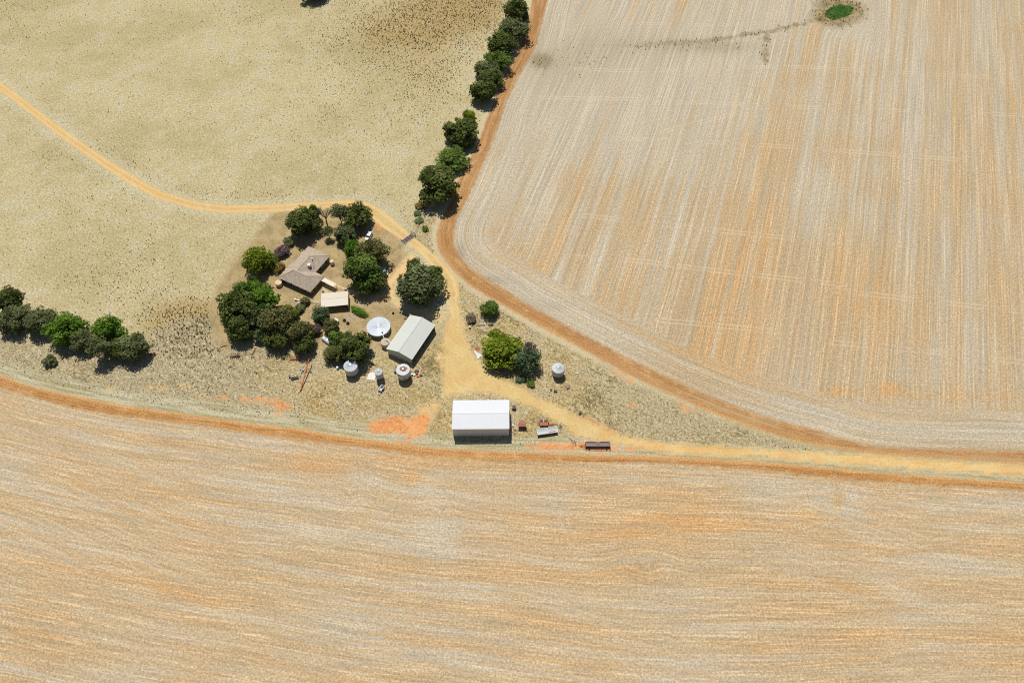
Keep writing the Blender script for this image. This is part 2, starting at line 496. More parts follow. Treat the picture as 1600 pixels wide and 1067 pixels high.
def stubble(P, x, y, u, soil, grey, head_pale, bright, lf_):
    wob = noise(P, 0.05, 2, 0.5)
    uu = u + wob * 0.9
    s0 = noise(vec(uu * 0.14, x * lf_ * 0.6, y * lf_ * 0.6), 1, 2, 0.5)
    s1 = noise(vec(uu * 0.60, x * lf_, y * lf_), 1, 3, 0.6)
    s2 = noise(vec(uu * 2.0, x * lf_ * 3.0, y * lf_ * 3.0), 1, 2, 0.6)
    big = noise(P, 0.022, 3, 0.55)
    g = grain(P, 1.5)
    f = s0 * 0.34 + s1 * 0.38 + s2 * 0.22 + (g - 0.5) * 0.16 + (big - 0.5) * 0.25 + soil * 0.32 - grey * 0.10 - head_pale
    col = mix(step(f, 0.40, 0.50), ST_PALE, ST_STRAW)
    col = mix(step(f, 0.49, 0.69) * 0.80, col, ST_SOIL)
    g2 = noise(P, 0.55, 2, 0.6)
    col = mix(step(s2 + (g - 0.5) * 0.5, 0.56, 0.74) * 0.35, col, A(230,218,190))
    col = mul(col, lin(s2, 0.3, 0.7, 0.93, 1.06))
    col = mix(step(grey * 0.9 + (g2 - 0.5) * 0.5, 0.10, 0.75) * 0.7, col, A(146,130,92))
    col = mul(col, lin(g, 0.34, 0.66, 0.66, 1.30))
    col = mul(col, lin(s2, 0.34, 0.66, 0.88, 1.10))
    sp = noise(P, 2.6, 1, 0.5)
    col = mix(step(sp, 0.66, 0.74) * 0.5, col, A(120,104,74))
    col = mul(col, lin(g2, 0.3, 0.7, 0.92, 1.08) * bright)
    return col

def tilled(P, x, y, u):
    wob = noise(P, 0.06, 2, 0.5)
    uu = u + (wob - 0.5) * 1.6
    s1 = noise(vec(uu * 0.9, x * 0.010, y * 0.010), 1, 4, 0.7)
    s3 = noise(vec(uu * 2.4, x * 0.030, y * 0.030), 1, 3, 0.7)
    s2 = noise(P, 0.20, 4, 0.65)
    g = grain(P, 1.7)
    col = mix(step(s1, 0.40, 0.60), TILL, TILL2)
    col = mix(step(s1 * 0.5 + s2 * 0.5, 0.50, 0.62) * 0.8, col, TILL3)
    col = mix(step(s3 + (s2 - 0.5) * 0.4, 0.54, 0.64) * 0.55, col, A(226,184,128))
    col = mix(step(s3, 0.44, 0.36) * 0.5, col, A(146,100,56))
    col = mix(step(u, 1.6, 0.4) * 0.6, col, A(232,182,120))
    return mul(col, lin(g, 0.34, 0.66, 0.62, 1.36))

def grass(P, x, y):
    big = noise(P, 0.020, 4, 0.6)
    med = noise(P, 0.12, 3, 0.6)
    d1 = noise(vec((x + y) * 1.1, (x - y) * 0.35, 0.0), 1, 3, 0.7)
    g = noise(P, 1.3, 3, 0.8)
    tus = attr('tus')
    col = mix(step(big * 0.7 + med * 0.3, 0.36, 0.62), A(194,178,131), A(213,197,152))
    col = mix(step(med + (big - 0.5) * 0.4, 0.52, 0.66) * 0.4, col, A(204,196,168))
    col = mix(step(tus + (med - 0.5) * 0.8, 0.25, 1.0) * 0.6, col, A(180,150,90))
    edge = step(attr('lane'), -5.5, -1.5)
    col = mix(edge * 0.45, col, A(214,206,172))
    col = mul(col, lin(g, 0.33, 0.67, 0.60, 1.36))
    col = mul(col, lin(d1, 0.32, 0.68, 0.82, 1.16))
    return col

def rough_grass(P, x, y):
    big = noise(P, 0.045, 4, 0.65)
    w = noise(P, 0.07, 3, 0.6)
    st = noise(vec(x * 0.55 + w * 16.0, y * 0.55 - w * 12.0, 0.0), 1, 5, 0.75)
    st2 = noise(vec((x * 0.75 + y * 0.55) * 1.6 + w * 9.0, (x * 0.55 - y * 0.75) * 0.25, 3.0), 1, 4, 0.7)
    g = noise(P, 1.35, 3, 0.8)
    fine = noise(P, 3.2, 2, 0.8)
    wedge = step(x, 18.0, 50.0)
    gold = step(noise(P, 0.06, 3, 0.6), 0.44, 0.62) * (1.0 - wedge) * step(x, -105.0, -80.0, 0.35, 1.0)
    col = mix(step(big, 0.36, 0.64), A(202,180,130), A(190,172,134))
    col = mix(gold * 0.7, col, A(186,158,96))
    col = mix(wedge * 0.6, col, A(184,168,130))
    west = step(x, -78.0, -105.0)
    col = mix(west * 0.55, col, A(176,164,134))
    col = mix(step(st, 0.50, 0.62) * 0.7, col, A(216,202,158))
    col = mix(step(st2, 0.54, 0.66) * 0.7, col, A(224,210,164))
    col = mix(step(st + (big - 0.5) * 0.7, 0.46, 0.34) * 0.75, col, A(126,117,84))
    col = mix(step(st2, 0.42, 0.32) * 0.5, col, A(140,122,78))
    col = mul(col, lin(g, 0.33, 0.67, 0.46, 1.46))
    col = mul(col, lin(fine, 0.33, 0.67, 0.86, 1.14))
    return col

def land_mix(P, x, y, e):
    """everything that is neither field nor tilled strip"""
    col = grass(P, x, y)
    rg = rough_grass(P, x, y)
    med = noise(P, 0.25, 3, 0.65)
    col = mix(step(attr('ro') + e * 5.0, -2.5, 2.5), col, rg)
    # the grazed house yard, browner and smoother
    yard = mix(step(med, 0.38, 0.64), A(192,168,122), A(168,146,102))
    yard = mix(step(noise(P, 0.09, 2, 0.6), 0.50, 0.64) * 0.7, yard, A(204,180,132))
    yard = mul(yard, lin(noise(P, 1.4, 3, 0.75), 0.33, 0.67, 0.72, 1.26))
    col = mix(step(attr('gd') + e * 1.4, -0.8, 0.8) * 0.92, col, yard)
    # pale greenish verge beside the ploughed strip
    ls = attr('ls')
    ver = noise(vec(ls * 0.8, x * 0.05, y * 0.05), 1, 3, 0.65)
    vc = mix(step(ver, 0.40, 0.62), A(212,202,168), A(178,168,124))
    vc = mul(vc, lin(noise(P, 1.4, 3, 0.8), 0.33, 0.67, 0.60, 1.34))
    col = mix(step(ls + e * 2.0, -7.5, -4.5) * step(x, 40.0, 70.0, 0.85, 0.6), col, vc)
    # pale strip beside the right field's ploughed edge
    rs = attr('rs')
    col = mix(step(rs + e * 2.0, -4.0, -1.0) * step(y, 130.0, 170.0) * 0.65, col, mul(A(224,208,170), lin(noise(P, 1.4, 2, 0.8), 0.25, 0.75, 0.75, 1.2)))
    # bare soil
    tn0 = noise(P, 0.10, 3, 0.6)
    g3 = noise(P, 0.5, 4, 0.65)
    col = mix(step(attr('pa') + e * 1.4, -0.35, 0.35), col, mul(A(226,192,132), lin(g3, 0.25, 0.75, 0.86, 1.12)))
    oc = mix(step(g3, 0.36, 0.64), A(244,178,116), A(236,160,98))
    oc = mul(oc, lin(noise(P, 1.1, 4, 0.75), 0.25, 0.75, 0.84, 1.12))
    rid = step(M('ABSOLUTE', noise(P, 0.16, 4, 0.6) - 0.5), 0.022, 0.004)
    oc = mix(rid * 0.55, oc, A(186,110,62))
    oc = mix(step(g3 + (tn0 - 0.5), 0.60, 0.70) * 0.6, oc, A(246,192,132))
    col = mix(step(attr('orr') + e * 1.6, -0.3, 0.3), col, oc)
    # tracks
    tn = noise(P, 0.10, 4, 0.6)
    tg = noise(P, 1.5, 2, 0.7)
    sandy = mul(A(244,206,148), lin(tn, 0.3, 0.7, 0.93, 1.06))
    col = mix(step(attr('sa') + e * 1.5, -0.4, 0.4), col, mul(sandy, lin(tg, 0.25, 0.75, 0.88, 1.1)))
    tr, lane = attr('tr'), attr('lane')
    lt = noise(vec(tr * 0.9, x * 0.03, y * 0.03), 1, 3, 0.6)
    tc = mix(step(tn, 0.36, 0.64), A(232,203,140), A(226,190,124))
    tc = mix(step(tn + (lt - 0.5) * 0.8 * step(tr, 5.0, 3.0), 0.58, 0.72) * 0.5, tc, A(238,184,120))
    tc = mix(step(x, -48.0, -70.0) * 0.45, tc, A(232,188,126))
    tc = mix(step(noise(P, 0.05, 3, 0.6), 0.56, 0.66) * step(tr, 3.0, 6.0) * 0.6, tc, A(216,196,146))
    tc = mix(step(lt, 0.52, 0.70) * step(tr, 5.0, 3.0) * 0.55, tc, A(240,212,152))
    yt = noise(vec(x * 0.28 + y * 0.16 + tn * 3.0, x * 0.02 - y * 0.035, 1.0), 1, 4, 0.7)
    tc = mix(step(yt, 0.54, 0.66) * 0.5, tc, A(240,216,160))
    tc = mix(step(yt, 0.44, 0.34) * 0.4, tc, A(206,170,108))
    tc = mix(step(x, 25.0, 60.0) * 0.6, tc, mix(step(tn, 0.40, 0.62), A(244,206,138), A(238,190,120)))
    # two wheel ruts and a dusty crown on the narrow lane
    rut = step(M('ABSOLUTE', lane - 1.15), 0.55, 0.1)
    tc = mix(rut * 0.55, tc, A(246,212,150))
    crown = step(lane, 1.7, 2.3) * step(tr, 4.5, 3.0) * step(med, 0.40, 0.60)
    tc = mix(crown * 0.5, tc, A(206,176,118))
    tc = mul(tc, lin(tg, 0.33, 0.67, 0.86, 1.12))
    col = mix(step(tr + e * 1.0 + (med - 0.5) * 0.7, -0.4, 0.4), col, tc)
    return col

def ground_material():
    m, b, out = new_mat('dry_ground')
    P, x, y, z = position()
    e = noise(P, 0.42, 4, 0.68) - 0.5
    rf, rs, lf, ls = attr('rf'), attr('rs'), attr('lf'), attr('ls')
    col = land_mix(P, x, y, e)
    # ploughed strips
    u = M('MAXIMUM', rs, ls)
    tl = tilled(P, x, y, u)
    rs_n = noise(vec(rs * 0.6, x * 0.03, y * 0.03), 1, 3, 0.6)
    # the corner by the gate keeps straw on the ploughed strip
    straw = step(rs_n, 0.48, 0.60) * step(M('ABSOLUTE', rs - 6.0), 9.0, 3.0) * step(y, 190.0, 130.0) * step(ls, 0.5, -2.0)
    tl = mix(straw * 0.75, tl, A(208,184,140))
    tl = mix(step(ls, 0.5, -2.0) * lin(y, 150.0, 330.0, 0.25, 0.62), tl, mul(mix(step(rs_n, 0.40, 0.58), A(204,166,118), A(172,128,84)), lin(grain(P, 1.7), 0.34, 0.66, 0.68, 1.3)))
    col = mix(step(M('MAXIMUM', rs, ls) + e * 2.6, -0.6, 0.6), col, tl)
    # stubble: headland that follows the edge, straight rows inside
    soil, grey = attr('soil'), attr('grey')
    head = step(rf + e * 3.0, 17.0, 14.0)
    ur = attr('ur')
    uu = mix(head, vec(ur, ur, ur), vec(rf, rf, rf))
    sx = N.nt.nodes.new('ShaderNodeSeparateXYZ')
    N.nt.links.new(uu.s, sx.inputs[0])
    isr = step(ls, 0.0, -1.0)
    ulr = M('ADD', M('MULTIPLY', N(sx.outputs[0]), isr), M('MULTIPLY', attr('ul'), 1.0 - isr))
    far = step(y, 190.0, 360.0) * 0.05 * isr
    st = stubble(P, x, y, ulr, soil - far + (1.0 - isr) * 0.05, grey + 0.0, head * isr * 0.035, lin(isr, 0, 1, 1.0, 0.985), lin(isr, 0, 1, 0.018, 0.007))
    ct = attr('ct')
    rut = step(M('ABSOLUTE', ct - 0.95), 0.55, 0.15) * step(noise(P, 0.06, 2, 0.5), 0.40, 0.60)
    st = mix(rut * isr * 0.42, st, A(232,212,178))
    wt = attr('wt')
    rut2 = step(M('ABSOLUTE', wt - 0.9 + (noise(P, 0.8, 2, 0.6) - 0.5) * 0.5), 0.45, 0.1) * step(noise(P, 0.16, 3, 0.7), 0.42, 0.60) * (1.0 - isr)
    st = mix(rut2 * 0.34, st, mix(step(noise(P, 0.03, 1, 0.5), 0.56, 0.60), A(226,216,190), A(188,152,108)))
    u3 = attr('u3')
    sk = noise(vec(u3 * 1.3, x * 0.014, y * 0.014), 1, 3, 0.65)
    skm = step(noise(P, 0.018, 2, 0.5), 0.46, 0.60) * (1.0 - isr)
    st = mix(step(sk, 0.52, 0.64) * skm * 0.5, st, mul(A(220,206,178), lin(grain(P, 1.5), 0.34, 0.66, 0.75, 1.22)))
    st = mix(step(sk, 0.46, 0.36) * skm * 0.5, st, mul(A(214,166,110), lin(grain(P, 1.5), 0.34, 0.66, 0.75, 1.22)))
    st = mix(1.0 - isr, st, mix(1.0, st, (1.02, 0.988, 0.945), 'MULTIPLY'))
    col = mix(step(M('MAXIMUM', rf, lf) + e * 3.4, -1.0, 1.0), col, st)
    # reedy drain and the pond margin
    re, po = attr('re'), attr('po')
    rn = noise(P, 0.22, 3, 0.7)
    rc = mul(mix(step(rn, 0.42, 0.6), A(128,108,68), A(168,146,98)), lin(noise(P, 1.0, 3, 0.8), 0.25, 0.75, 0.6, 1.3))
    taper = step(x, 45.0, 130.0)
    col = mix(step(re + (rn - 0.5) * 9.0, 2.6, 0.2) * (taper * 0.45 + 0.08) * step(y, 330.0, 352.0, 0.3, 1.0), col, rc)
    col = mix(step(po + e * 4.0, -11.0, -3.0) * 0.75, col, mul(mix(step(rn, 0.4, 0.6), A(126,112,78), A(186,160,104)), lin(noise(P, 1.0, 3, 0.8), 0.25, 0.75, 0.6, 1.3)))
    col = mix(step(po + e * 2.0, -1.2, 0.2), col, mul(mix(step(rn, 0.36, 0.62), A(78,116,46), A(54,90,36)), lin(noise(P, 1.0, 2, 0.8), 0.25, 0.75, 0.7, 1.3)))
    put(b.inputs['Base Color'], col)
    b.inputs['Roughness'].default_value = 0.95
    b.inputs['Specular IOR Level'].default_value = 0.08
    bp = N.nt.nodes.new('ShaderNodeBump')
    bp.inputs['Strength'].default_value = 0.5
    bp.inputs['Distance'].default_value = 0.12
    smooth_ground = step(M('MAXIMUM', attr('tr'), attr('orr')), -0.5, 0.5)
    put(bp.inputs['Height'], noise(P, 1.1, 3, 0.7) * lin(smooth_ground, 0, 1, 1.0, 0.25))
    N.nt.links.new(bp.outputs[0], b.inputs['Normal'])
    return m

MAT_GROUND = ground_material()

# ------------------------------------------------------------------ the ground, one sheet cut along the fields and tracks
nx, ny = len(GX), len(GY)
ii, jj = np.meshgrid(np.arange(nx - 1), np.arange(ny - 1))
v00 = (jj * nx + ii).ravel()
quads = np.stack([v00, v00 + 1, v00 + nx + 1, v00 + nx], 1)
def fc(a): return a[quads].mean(1)
reg = np.zeros(len(quads), int)                       # 0 paddock
reg[fc(a_ro) > 0] = 6
reg[fc(a_gd) > 0] = 5
reg[(fc(a_rs) > 0) | (fc(a_ls) > 0)] = 4
reg[(fc(a_tr) > 0) & (fc(a_ls) < 0)] = 3
reg[fc(a_sa) > 0] = 3
reg[fc(a_or) > 0] = 8
reg[(fc(a_rf) > 0)] = 1
reg[(fc(a_lf) > 0)] = 2
reg[fc(a_po) > 0] = 7
REG = {0: ('ground', 'dry straw-coloured paddock dotted with dark grass tussocks', 'paddock'),
       1: ('stubble_field', 'stubble field with straight rows running up beside the windbreak trees', 'field'),
       2: ('stubble_field', 'wide stubble field with curving streaks of orange soil below the sheds', 'field'),
       3: ('dirt_road', 'sandy yellow dirt road and yard winding past the house and sheds', 'dirt road'),
       4: ('ploughed_soil', 'brown ploughed strip along the edges of the stubble fields', 'ploughed strip'),
       5: ('house_yard_lawn', 'brown grazed lawn around the house and its trees', 'lawn'),
       6: ('rough_ground', 'rough ungrazed grey-straw grass around the sheds and along the gully', 'rough grass'),
       7: ('pond', 'small green weedy pond in the stubble field', 'pond'),
       8: ('bare_soil', 'bare bright orange soil patches beside the sheds and road', 'bare soil')}
for r, (name, label, cat) in REG.items():
    q = quads[reg == r]
    if not len(q): continue
    ids, inv = np.unique(q, return_inverse=True)
    inv = inv.reshape(-1, 4)
    me = bpy.data.meshes.new(name)
    me.vertices.add(len(ids))
    co = np.zeros((len(ids), 3), np.float32)
    co[:, :2] = P2[ids]
    me.vertices.foreach_set('co', co.ravel())
    me.loops.add(len(inv) * 4)
    me.loops.foreach_set('vertex_index', inv.ravel().astype(np.int32))
    me.polygons.add(len(inv))
    me.polygons.foreach_set('loop_start', (np.arange(len(inv)) * 4).astype(np.int32))
    me.polygons.foreach_set('loop_total', np.full(len(inv), 4, np.int32))
    me.update(calc_edges=True)
    for an, av in ATTRS.items():
        me.attributes.new(an, 'FLOAT', 'POINT').data.foreach_set('value', np.clip(av[ids], -500, 500).astype(np.float32))
    me.materials.append(MAT_GROUND)
    o = bpy.data.objects.new(name, me)
    COL.objects.link(o)
    tag(o, label, cat, kind='structure')
# ------------------------------------------------------------------ materials of the things
def sheet_metal(name, c, period, axis_xy, rough=0.45, metal=0.0, var=0.05, rust=None, rust_amt=0.0, lap=0.0, rib=0.35):
    """ribbed roof sheet: shallow ribs along the slope, sheet laps, blotches"""
    m, b, out = new_mat(name)
    P = objpos()
    s = N.nt.nodes.new('ShaderNodeSeparateXYZ')
    N.nt.links.new(P.s, s.inputs[0])
    u = N(s.outputs[axis_xy])
    w = M('SINE', u * (2 * math.pi / period))
    n1 = noise(P, 0.35, 4, 0.6)
    n2 = noise(P, 3.0, 3, 0.6)
    fl = M('FLOOR', u / (period * 4.0))
    lapv = M('FRACT', M('SINE', fl * 91.7) * 437.5)
    f = lin(n1 * 0.7 + n2 * 0.3, 0.3, 0.7, 1 - var, 1 + var) + (lapv - 0.5) * lap
    col = mul(c, f)
    if rust is not None:
        r = noise(P, 0.9, 5, 0.65)
        col = mix(step(r, 0.62 - rust_amt * 0.3, 0.70 - rust_amt * 0.3), col, mul(rust, lin(n2, 0.2, 0.8, 0.6, 1.4)))
    put(b.inputs['Base Color'], col)
    b.inputs['Roughness'].default_value = rough
    b.inputs['Metallic'].default_value = metal
    bp = N.nt.nodes.new('ShaderNodeBump')
    bp.inputs['Strength'].default_value = rib
    bp.inputs['Distance'].default_value = 0.03
    put(bp.inputs['Height'], w)
    N.nt.links.new(bp.outputs[0], b.inputs['Normal'])
    return m

def tile_roof(name, c, c2):
    """weathered concrete roof tiles: courses too fine to see apart, mottled lichen"""
    m, b, out = new_mat(name)
    P = objpos()
    n1 = noise(P, 0.8, 5, 0.7)
    n2 = noise(P, 4.0, 3, 0.7)
    s = N.nt.nodes.new('ShaderNodeSeparateXYZ')
    N.nt.links.new(P.s, s.inputs[0])
    course = M('FRACT', N(s.outputs[2]) / 0.16)
    col = mix(step(n1, 0.36, 0.66), c, c2)
    col = mul(col, lin(n2, 0.3, 0.7, 0.72, 1.25))
    put(b.inputs['Base Color'], col)
    b.inputs['Roughness'].default_value = 0.9
    b.inputs['Specular IOR Level'].default_value = 0.15
    bp = N.nt.nodes.new('ShaderNodeBump')
    bp.inputs['Strength'].default_value = 0.5
    bp.inputs['Distance'].default_value = 0.03
    put(bp.inputs['Height'], course + n2 * 0.5)
    N.nt.links.new(bp.outputs[0], b.inputs['Normal'])
    return m

def brick_wall(name, c, mortar):
    m, b, out = new_mat(name)
    t = N.nt.nodes.new('ShaderNodeTexBrick')
    g = N.nt.nodes.new('ShaderNodeTexCoord')
    mp = N.nt.nodes.new('ShaderNodeMapping')
    mp.inputs['Rotation'].default_value = (math.pi / 2, 0, 0)
    N.nt.links.new(g.outputs['Object'], mp.inputs[0])
    N.nt.links.new(mp.outputs[0], t.inputs['Vector'])
    t.inputs['Scale'].default_value = 1.0
    t.inputs['Brick Width'].default_value = 0.24
    t.inputs['Row Height'].default_value = 0.086
    t.inputs['Mortar Size'].default_value = 0.008
    t.inputs['Color1'].default_value = (*c, 1)
    t.inputs['Color2'].default_value = (c[0] * .7, c[1] * .66, c[2] * .62, 1)
    t.inputs['Mortar'].default_value = (*mortar, 1)
    N.nt.links.new(t.outputs['Color'], b.inputs['Base Color'])
    b.inputs['Roughness'].default_value = 0.9
    return m

MT = {}
MT['white_sheet'] = sheet_metal('white_sheet', (0.66, 0.675, 0.695), 0.76, 0, 0.40, var=0.03, lap=0.012, rib=0.12)
MT['white_wall'] = sheet_metal('white_wall_sheet', (0.62, 0.64, 0.64), 0.76, 0, 0.45, var=0.04)
MT['grey_sheet'] = sheet_metal('grey_sheet', (0.60, 0.61, 0.54), 0.9, 1, 0.5, var=0.05, lap=0.02)
MT['grey_wall'] = sheet_metal('grey_wall_sheet', (0.46, 0.49, 0.46), 0.9, 0, 0.5, var=0.05)
MT['cream_sheet'] = sheet_metal('cream_sheet', (0.64, 0.565, 0.44), 0.8, 0, 0.5, var=0.03, lap=0.02)
MT['trim_white'] = paint('trim_white', (0.80, 0.81, 0.82), 0.45, var=0.04)
MT['tiles'] = tile_roof('roof_tiles', (0.52, 0.42, 0.32), (0.39, 0.315, 0.24))
MT['ridge_tile'] = paint('ridge_tile', (0.44, 0.34, 0.25), 0.9, var=0.2, scale=3)
MT['brick'] = brick_wall('brown_brick', (0.23, 0.14, 0.085), (0.34, 0.30, 0.25))
MT['fascia'] = paint('fascia_brown', (0.16, 0.11, 0.08), 0.6)
MT['timber'] = paint('grey_timber', (0.26, 0.22, 0.17), 0.9, var=0.3, scale=3)
MT['galv'] = paint('galvanised', (0.42, 0.45, 0.47), 0.50, 0.25, var=0.10, scale=1.2)
MT['galv_roof'] = paint('galvanised_roof', (0.58, 0.61, 0.63), 0.5, 0.15, var=0.06, scale=1.2)
MT['tank_top'] = paint('tank_top_blue_grey', (0.42, 0.475, 0.52), 0.5, 0.1, var=0.06, scale=0.8)
MT['galv_side'] = paint('galvanised_side', (0.47, 0.475, 0.47), 0.5, 0.2, var=0.10, scale=0.8)
MT['galv_rust'] = paint('rusty_galvanised', (0.56, 0.58, 0.60), 0.55, 0.15, var=0.10, rust=(0.20, 0.06, 0.03), rust_amt=0.32, rust_scale=0.45)
MT['rust'] = paint('rust', (0.20, 0.085, 0.055), 0.9, var=0.35, scale=1.5)
MT['rust_pink'] = paint('faded_red_rust', (0.36, 0.17, 0.13), 0.85, var=0.25, scale=1.2, rust=(0.16, 0.06, 0.03), rust_amt=0.12)
MT['rust_orange'] = paint('orange_rust', (0.42, 0.15, 0.07), 0.85, var=0.3, scale=1.2)
MT['rust_bright'] = paint('rust_patch', (0.30, 0.11, 0.05), 0.9, var=0.4, scale=1.5, rust=(0.40, 0.16, 0.03), rust_amt=0.45, rust_scale=0.8)
MT['tank_beige'] = paint('tank_beige', (0.52, 0.42, 0.28), 0.6, var=0.08)
MT['tank_cream'] = paint('tank_cream', (0.72, 0.55, 0.32), 0.6, var=0.10)
MT['tank_wall'] = paint('tank_wall_grey_green', (0.22, 0.23, 0.19), 0.6, var=0.15)
MT['bin_white'] = paint('bin_white', (0.58, 0.56, 0.53), 0.5, var=0.12, rust=(0.36, 0.16, 0.08), rust_amt=0.10, rust_scale=0.7)
MT['steel_dark'] = paint('dark_steel', (0.055, 0.05, 0.052), 0.6, 0.3, var=0.25)
MT['steel_mid'] = paint('worn_dark_steel', (0.15, 0.105, 0.095), 0.6, 0.3, var=0.3, rust=(0.22, 0.08, 0.05), rust_amt=0.3)
MT['steel_blue'] = paint('blue_grey_steel', (0.20, 0.225, 0.25), 0.5, 0.3, var=0.2)
MT['red_paint'] = paint('red_paint', (0.36, 0.045, 0.05), 0.5, var=0.2)
MT['orange_paint'] = paint('orange_paint', (0.62, 0.115, 0.03), 0.5, var=0.2, rust=(0.22, 0.06, 0.03), rust_amt=0.1)
MT['blue_paint'] = paint('blue_paint', (0.05, 0.13, 0.26), 0.5, var=0.2)
MT['pale_blue'] = paint('pale_blue_paint', (0.42, 0.60, 0.78), 0.35, var=0.08)
MT['green_paint'] = paint('green_paint', (0.06, 0.22, 0.10), 0.6, var=0.2)
MT['car_white'] = paint('car_white', (0.82, 0.82, 0.84), 0.25, var=0.02, spec=0.5)
MT['glass'] = paint('dark_glass', (0.012, 0.014, 0.018), 0.08, var=0.05, spec=0.6)
MT['rubber'] = paint('rubber', (0.02, 0.02, 0.02), 0.9, var=0.2)
MT['lamp'] = paint('lamp_glass', (0.6, 0.6, 0.6), 0.2)
MT['lamp_red'] = paint('lamp_red', (0.4, 0.02, 0.02), 0.3)
MT['concrete'] = paint('concrete_pale', (0.62, 0.54, 0.46), 0.9, var=0.15, scale=1.5)
MT['chalk'] = paint('chalky_rubble', (0.80, 0.72, 0.66), 0.95, var=0.12, scale=1.5)
MT['path'] = paint('path_sand', (0.60, 0.45, 0.24), 0.95, var=0.15)
MT['tarp'] = paint('white_tarp', (0.66, 0.64, 0.62), 0.6, var=0.08)
MT['wood_post'] = paint('old_post', (0.15, 0.12, 0.09), 0.9, var=0.3)
MT['bark'] = paint('bark_dark', (0.075, 0.06, 0.045), 0.95, var=0.35, scale=2)
MT['bark_pale'] = paint('bark_pale', (0.38, 0.34, 0.28), 0.9, var=0.25, scale=2)
MT['dead_wood'] = paint('dead_wood', (0.17, 0.13, 0.10), 0.95, var=0.3, scale=2)

def foliage(name, c, c2, trans=0.12):
    m, b, out = new_mat(name)
    N.nt.nodes.remove(b)
    P = objpos()
    r = attr('rnd')
    n = noise(P, 2.2, 2, 0.5)
    col = mix(step(n + (r - 0.5) * 0.5, 0.40, 0.62), c, c2)
    col = mul(col, lin(r, 0, 1, 0.75, 1.28))
    d = N.nt.nodes.new('ShaderNodeBsdfDiffuse')
    t = N.nt.nodes.new('ShaderNodeBsdfTranslucent')
    mx = N.nt.nodes.new('ShaderNodeMixShader')
    put(d.inputs['Color'], col)
    put(t.inputs['Color'], mul(col, 1.2))
    mx.inputs[0].default_value = trans
    N.nt.links.new(d.outputs[0], mx.inputs[1])
    N.nt.links.new(t.outputs[0], mx.inputs[2])
    N.nt.links.new(mx.outputs[0], out.inputs[0])
    return m

LEAF = {
    'dark': foliage('leaves_dark', (0.094, 0.118, 0.032), (0.150, 0.180, 0.050), 0.22),
    'olive': foliage('leaves_olive', (0.134, 0.134, 0.047), (0.204, 0.198, 0.074), 0.22),
    'grey': foliage('leaves_grey_green', (0.122, 0.144, 0.057), (0.190, 0.214, 0.090), 0.22),
    'green': foliage('leaves_green', (0.108, 0.166, 0.033), (0.166, 0.240, 0.053), 0.24),
    'bright': foliage('leaves_bright', (0.104, 0.205, 0.024), (0.172, 0.278, 0.040), 0.25),
    'lime': foliage('leaves_lime', (0.150, 0.205, 0.018), (0.245, 0.285, 0.034), 0.2),
    'pale': foliage('leaves_pale_green', (0.115, 0.180, 0.068), (0.170, 0.245, 0.095), 0.12),
    'blue': foliage('leaves_blue_green', (0.076, 0.118, 0.056), (0.120, 0.172, 0.084), 0.1),
    'purple': foliage('leaves_purple_grey', (0.105, 0.068, 0.073), (0.165, 0.116, 0.116)),
    'red': foliage('leaves_olive_red', (0.203, 0.152, 0.038), (0.29, 0.181, 0.072)),
    'brown': foliage('leaves_dead_brown', (0.19, 0.145, 0.095), (0.27, 0.215, 0.15)),
    'tussock': foliage('tussock_blades', (0.19, 0.150, 0.066), (0.32, 0.25, 0.12), 0.15),
    'straw': foliage('straw_blades', (0.44, 0.38, 0.22), (0.56, 0.49, 0.31), 0.1),
}
# ------------------------------------------------------------------ buildings
def rect_from(pts, z):
    """four eave corners in the photo (in ring order) -> centre, half sizes, angle of the first edge"""
    w = [at(x, y, z) for x, y in pts]
    c = sum(w, Vector()) / 4
    e1 = ((w[1] - w[0]) + (w[2] - w[3])) / 2
    e2 = ((w[3] - w[0]) + (w[2] - w[1])) / 2
    a = math.atan2(e1.y, e1.x)
    b = math.atan2(e2.y, e2.x) - math.copysign(math.pi / 2, math.sin(math.atan2(e2.y, e2.x) - a))
    ang = (a * e1.length + b * e2.length) / (e1.length + e2.length) if abs(a - b) < 1 else a
    return Vector((c.x, c.y, 0)), e1.length, e2.length, ang

def wall_panel(mb, a, b, z0, z1, th=0.08):
    a, b = Vector(a), Vector(b)
    d = (b - a)
    mb.box(((a.x + b.x) / 2, (a.y + b.y) / 2, (z0 + z1) / 2), (d.length, th, z1 - z0), math.atan2(d.y, d.x))

def gable_wall(mb, x, hy, z0, ze, zr, th=0.08):
    mb.prism([(x - th / 2, -hy, z0), (x - th / 2, hy, z0), (x - th / 2, hy, ze), (x - th / 2, 0, zr), (x - th / 2, -hy, ze)], (th, 0, 0))

def roof_slope(mb, L, hy, ze, zr, sgn, th=0.06, over=0.12):
    """one slope of a gable roof, ridge along x"""
    k = (zr - ze) / hy
    y1, z1 = hy + over, ze - k * over
    h = L / 2 + over
    mb.prism([(-h, 0.0, zr), (h, 0.0, zr), (h, sgn * y1, z1), (-h, sgn * y1, z1)], (0, 0, th))

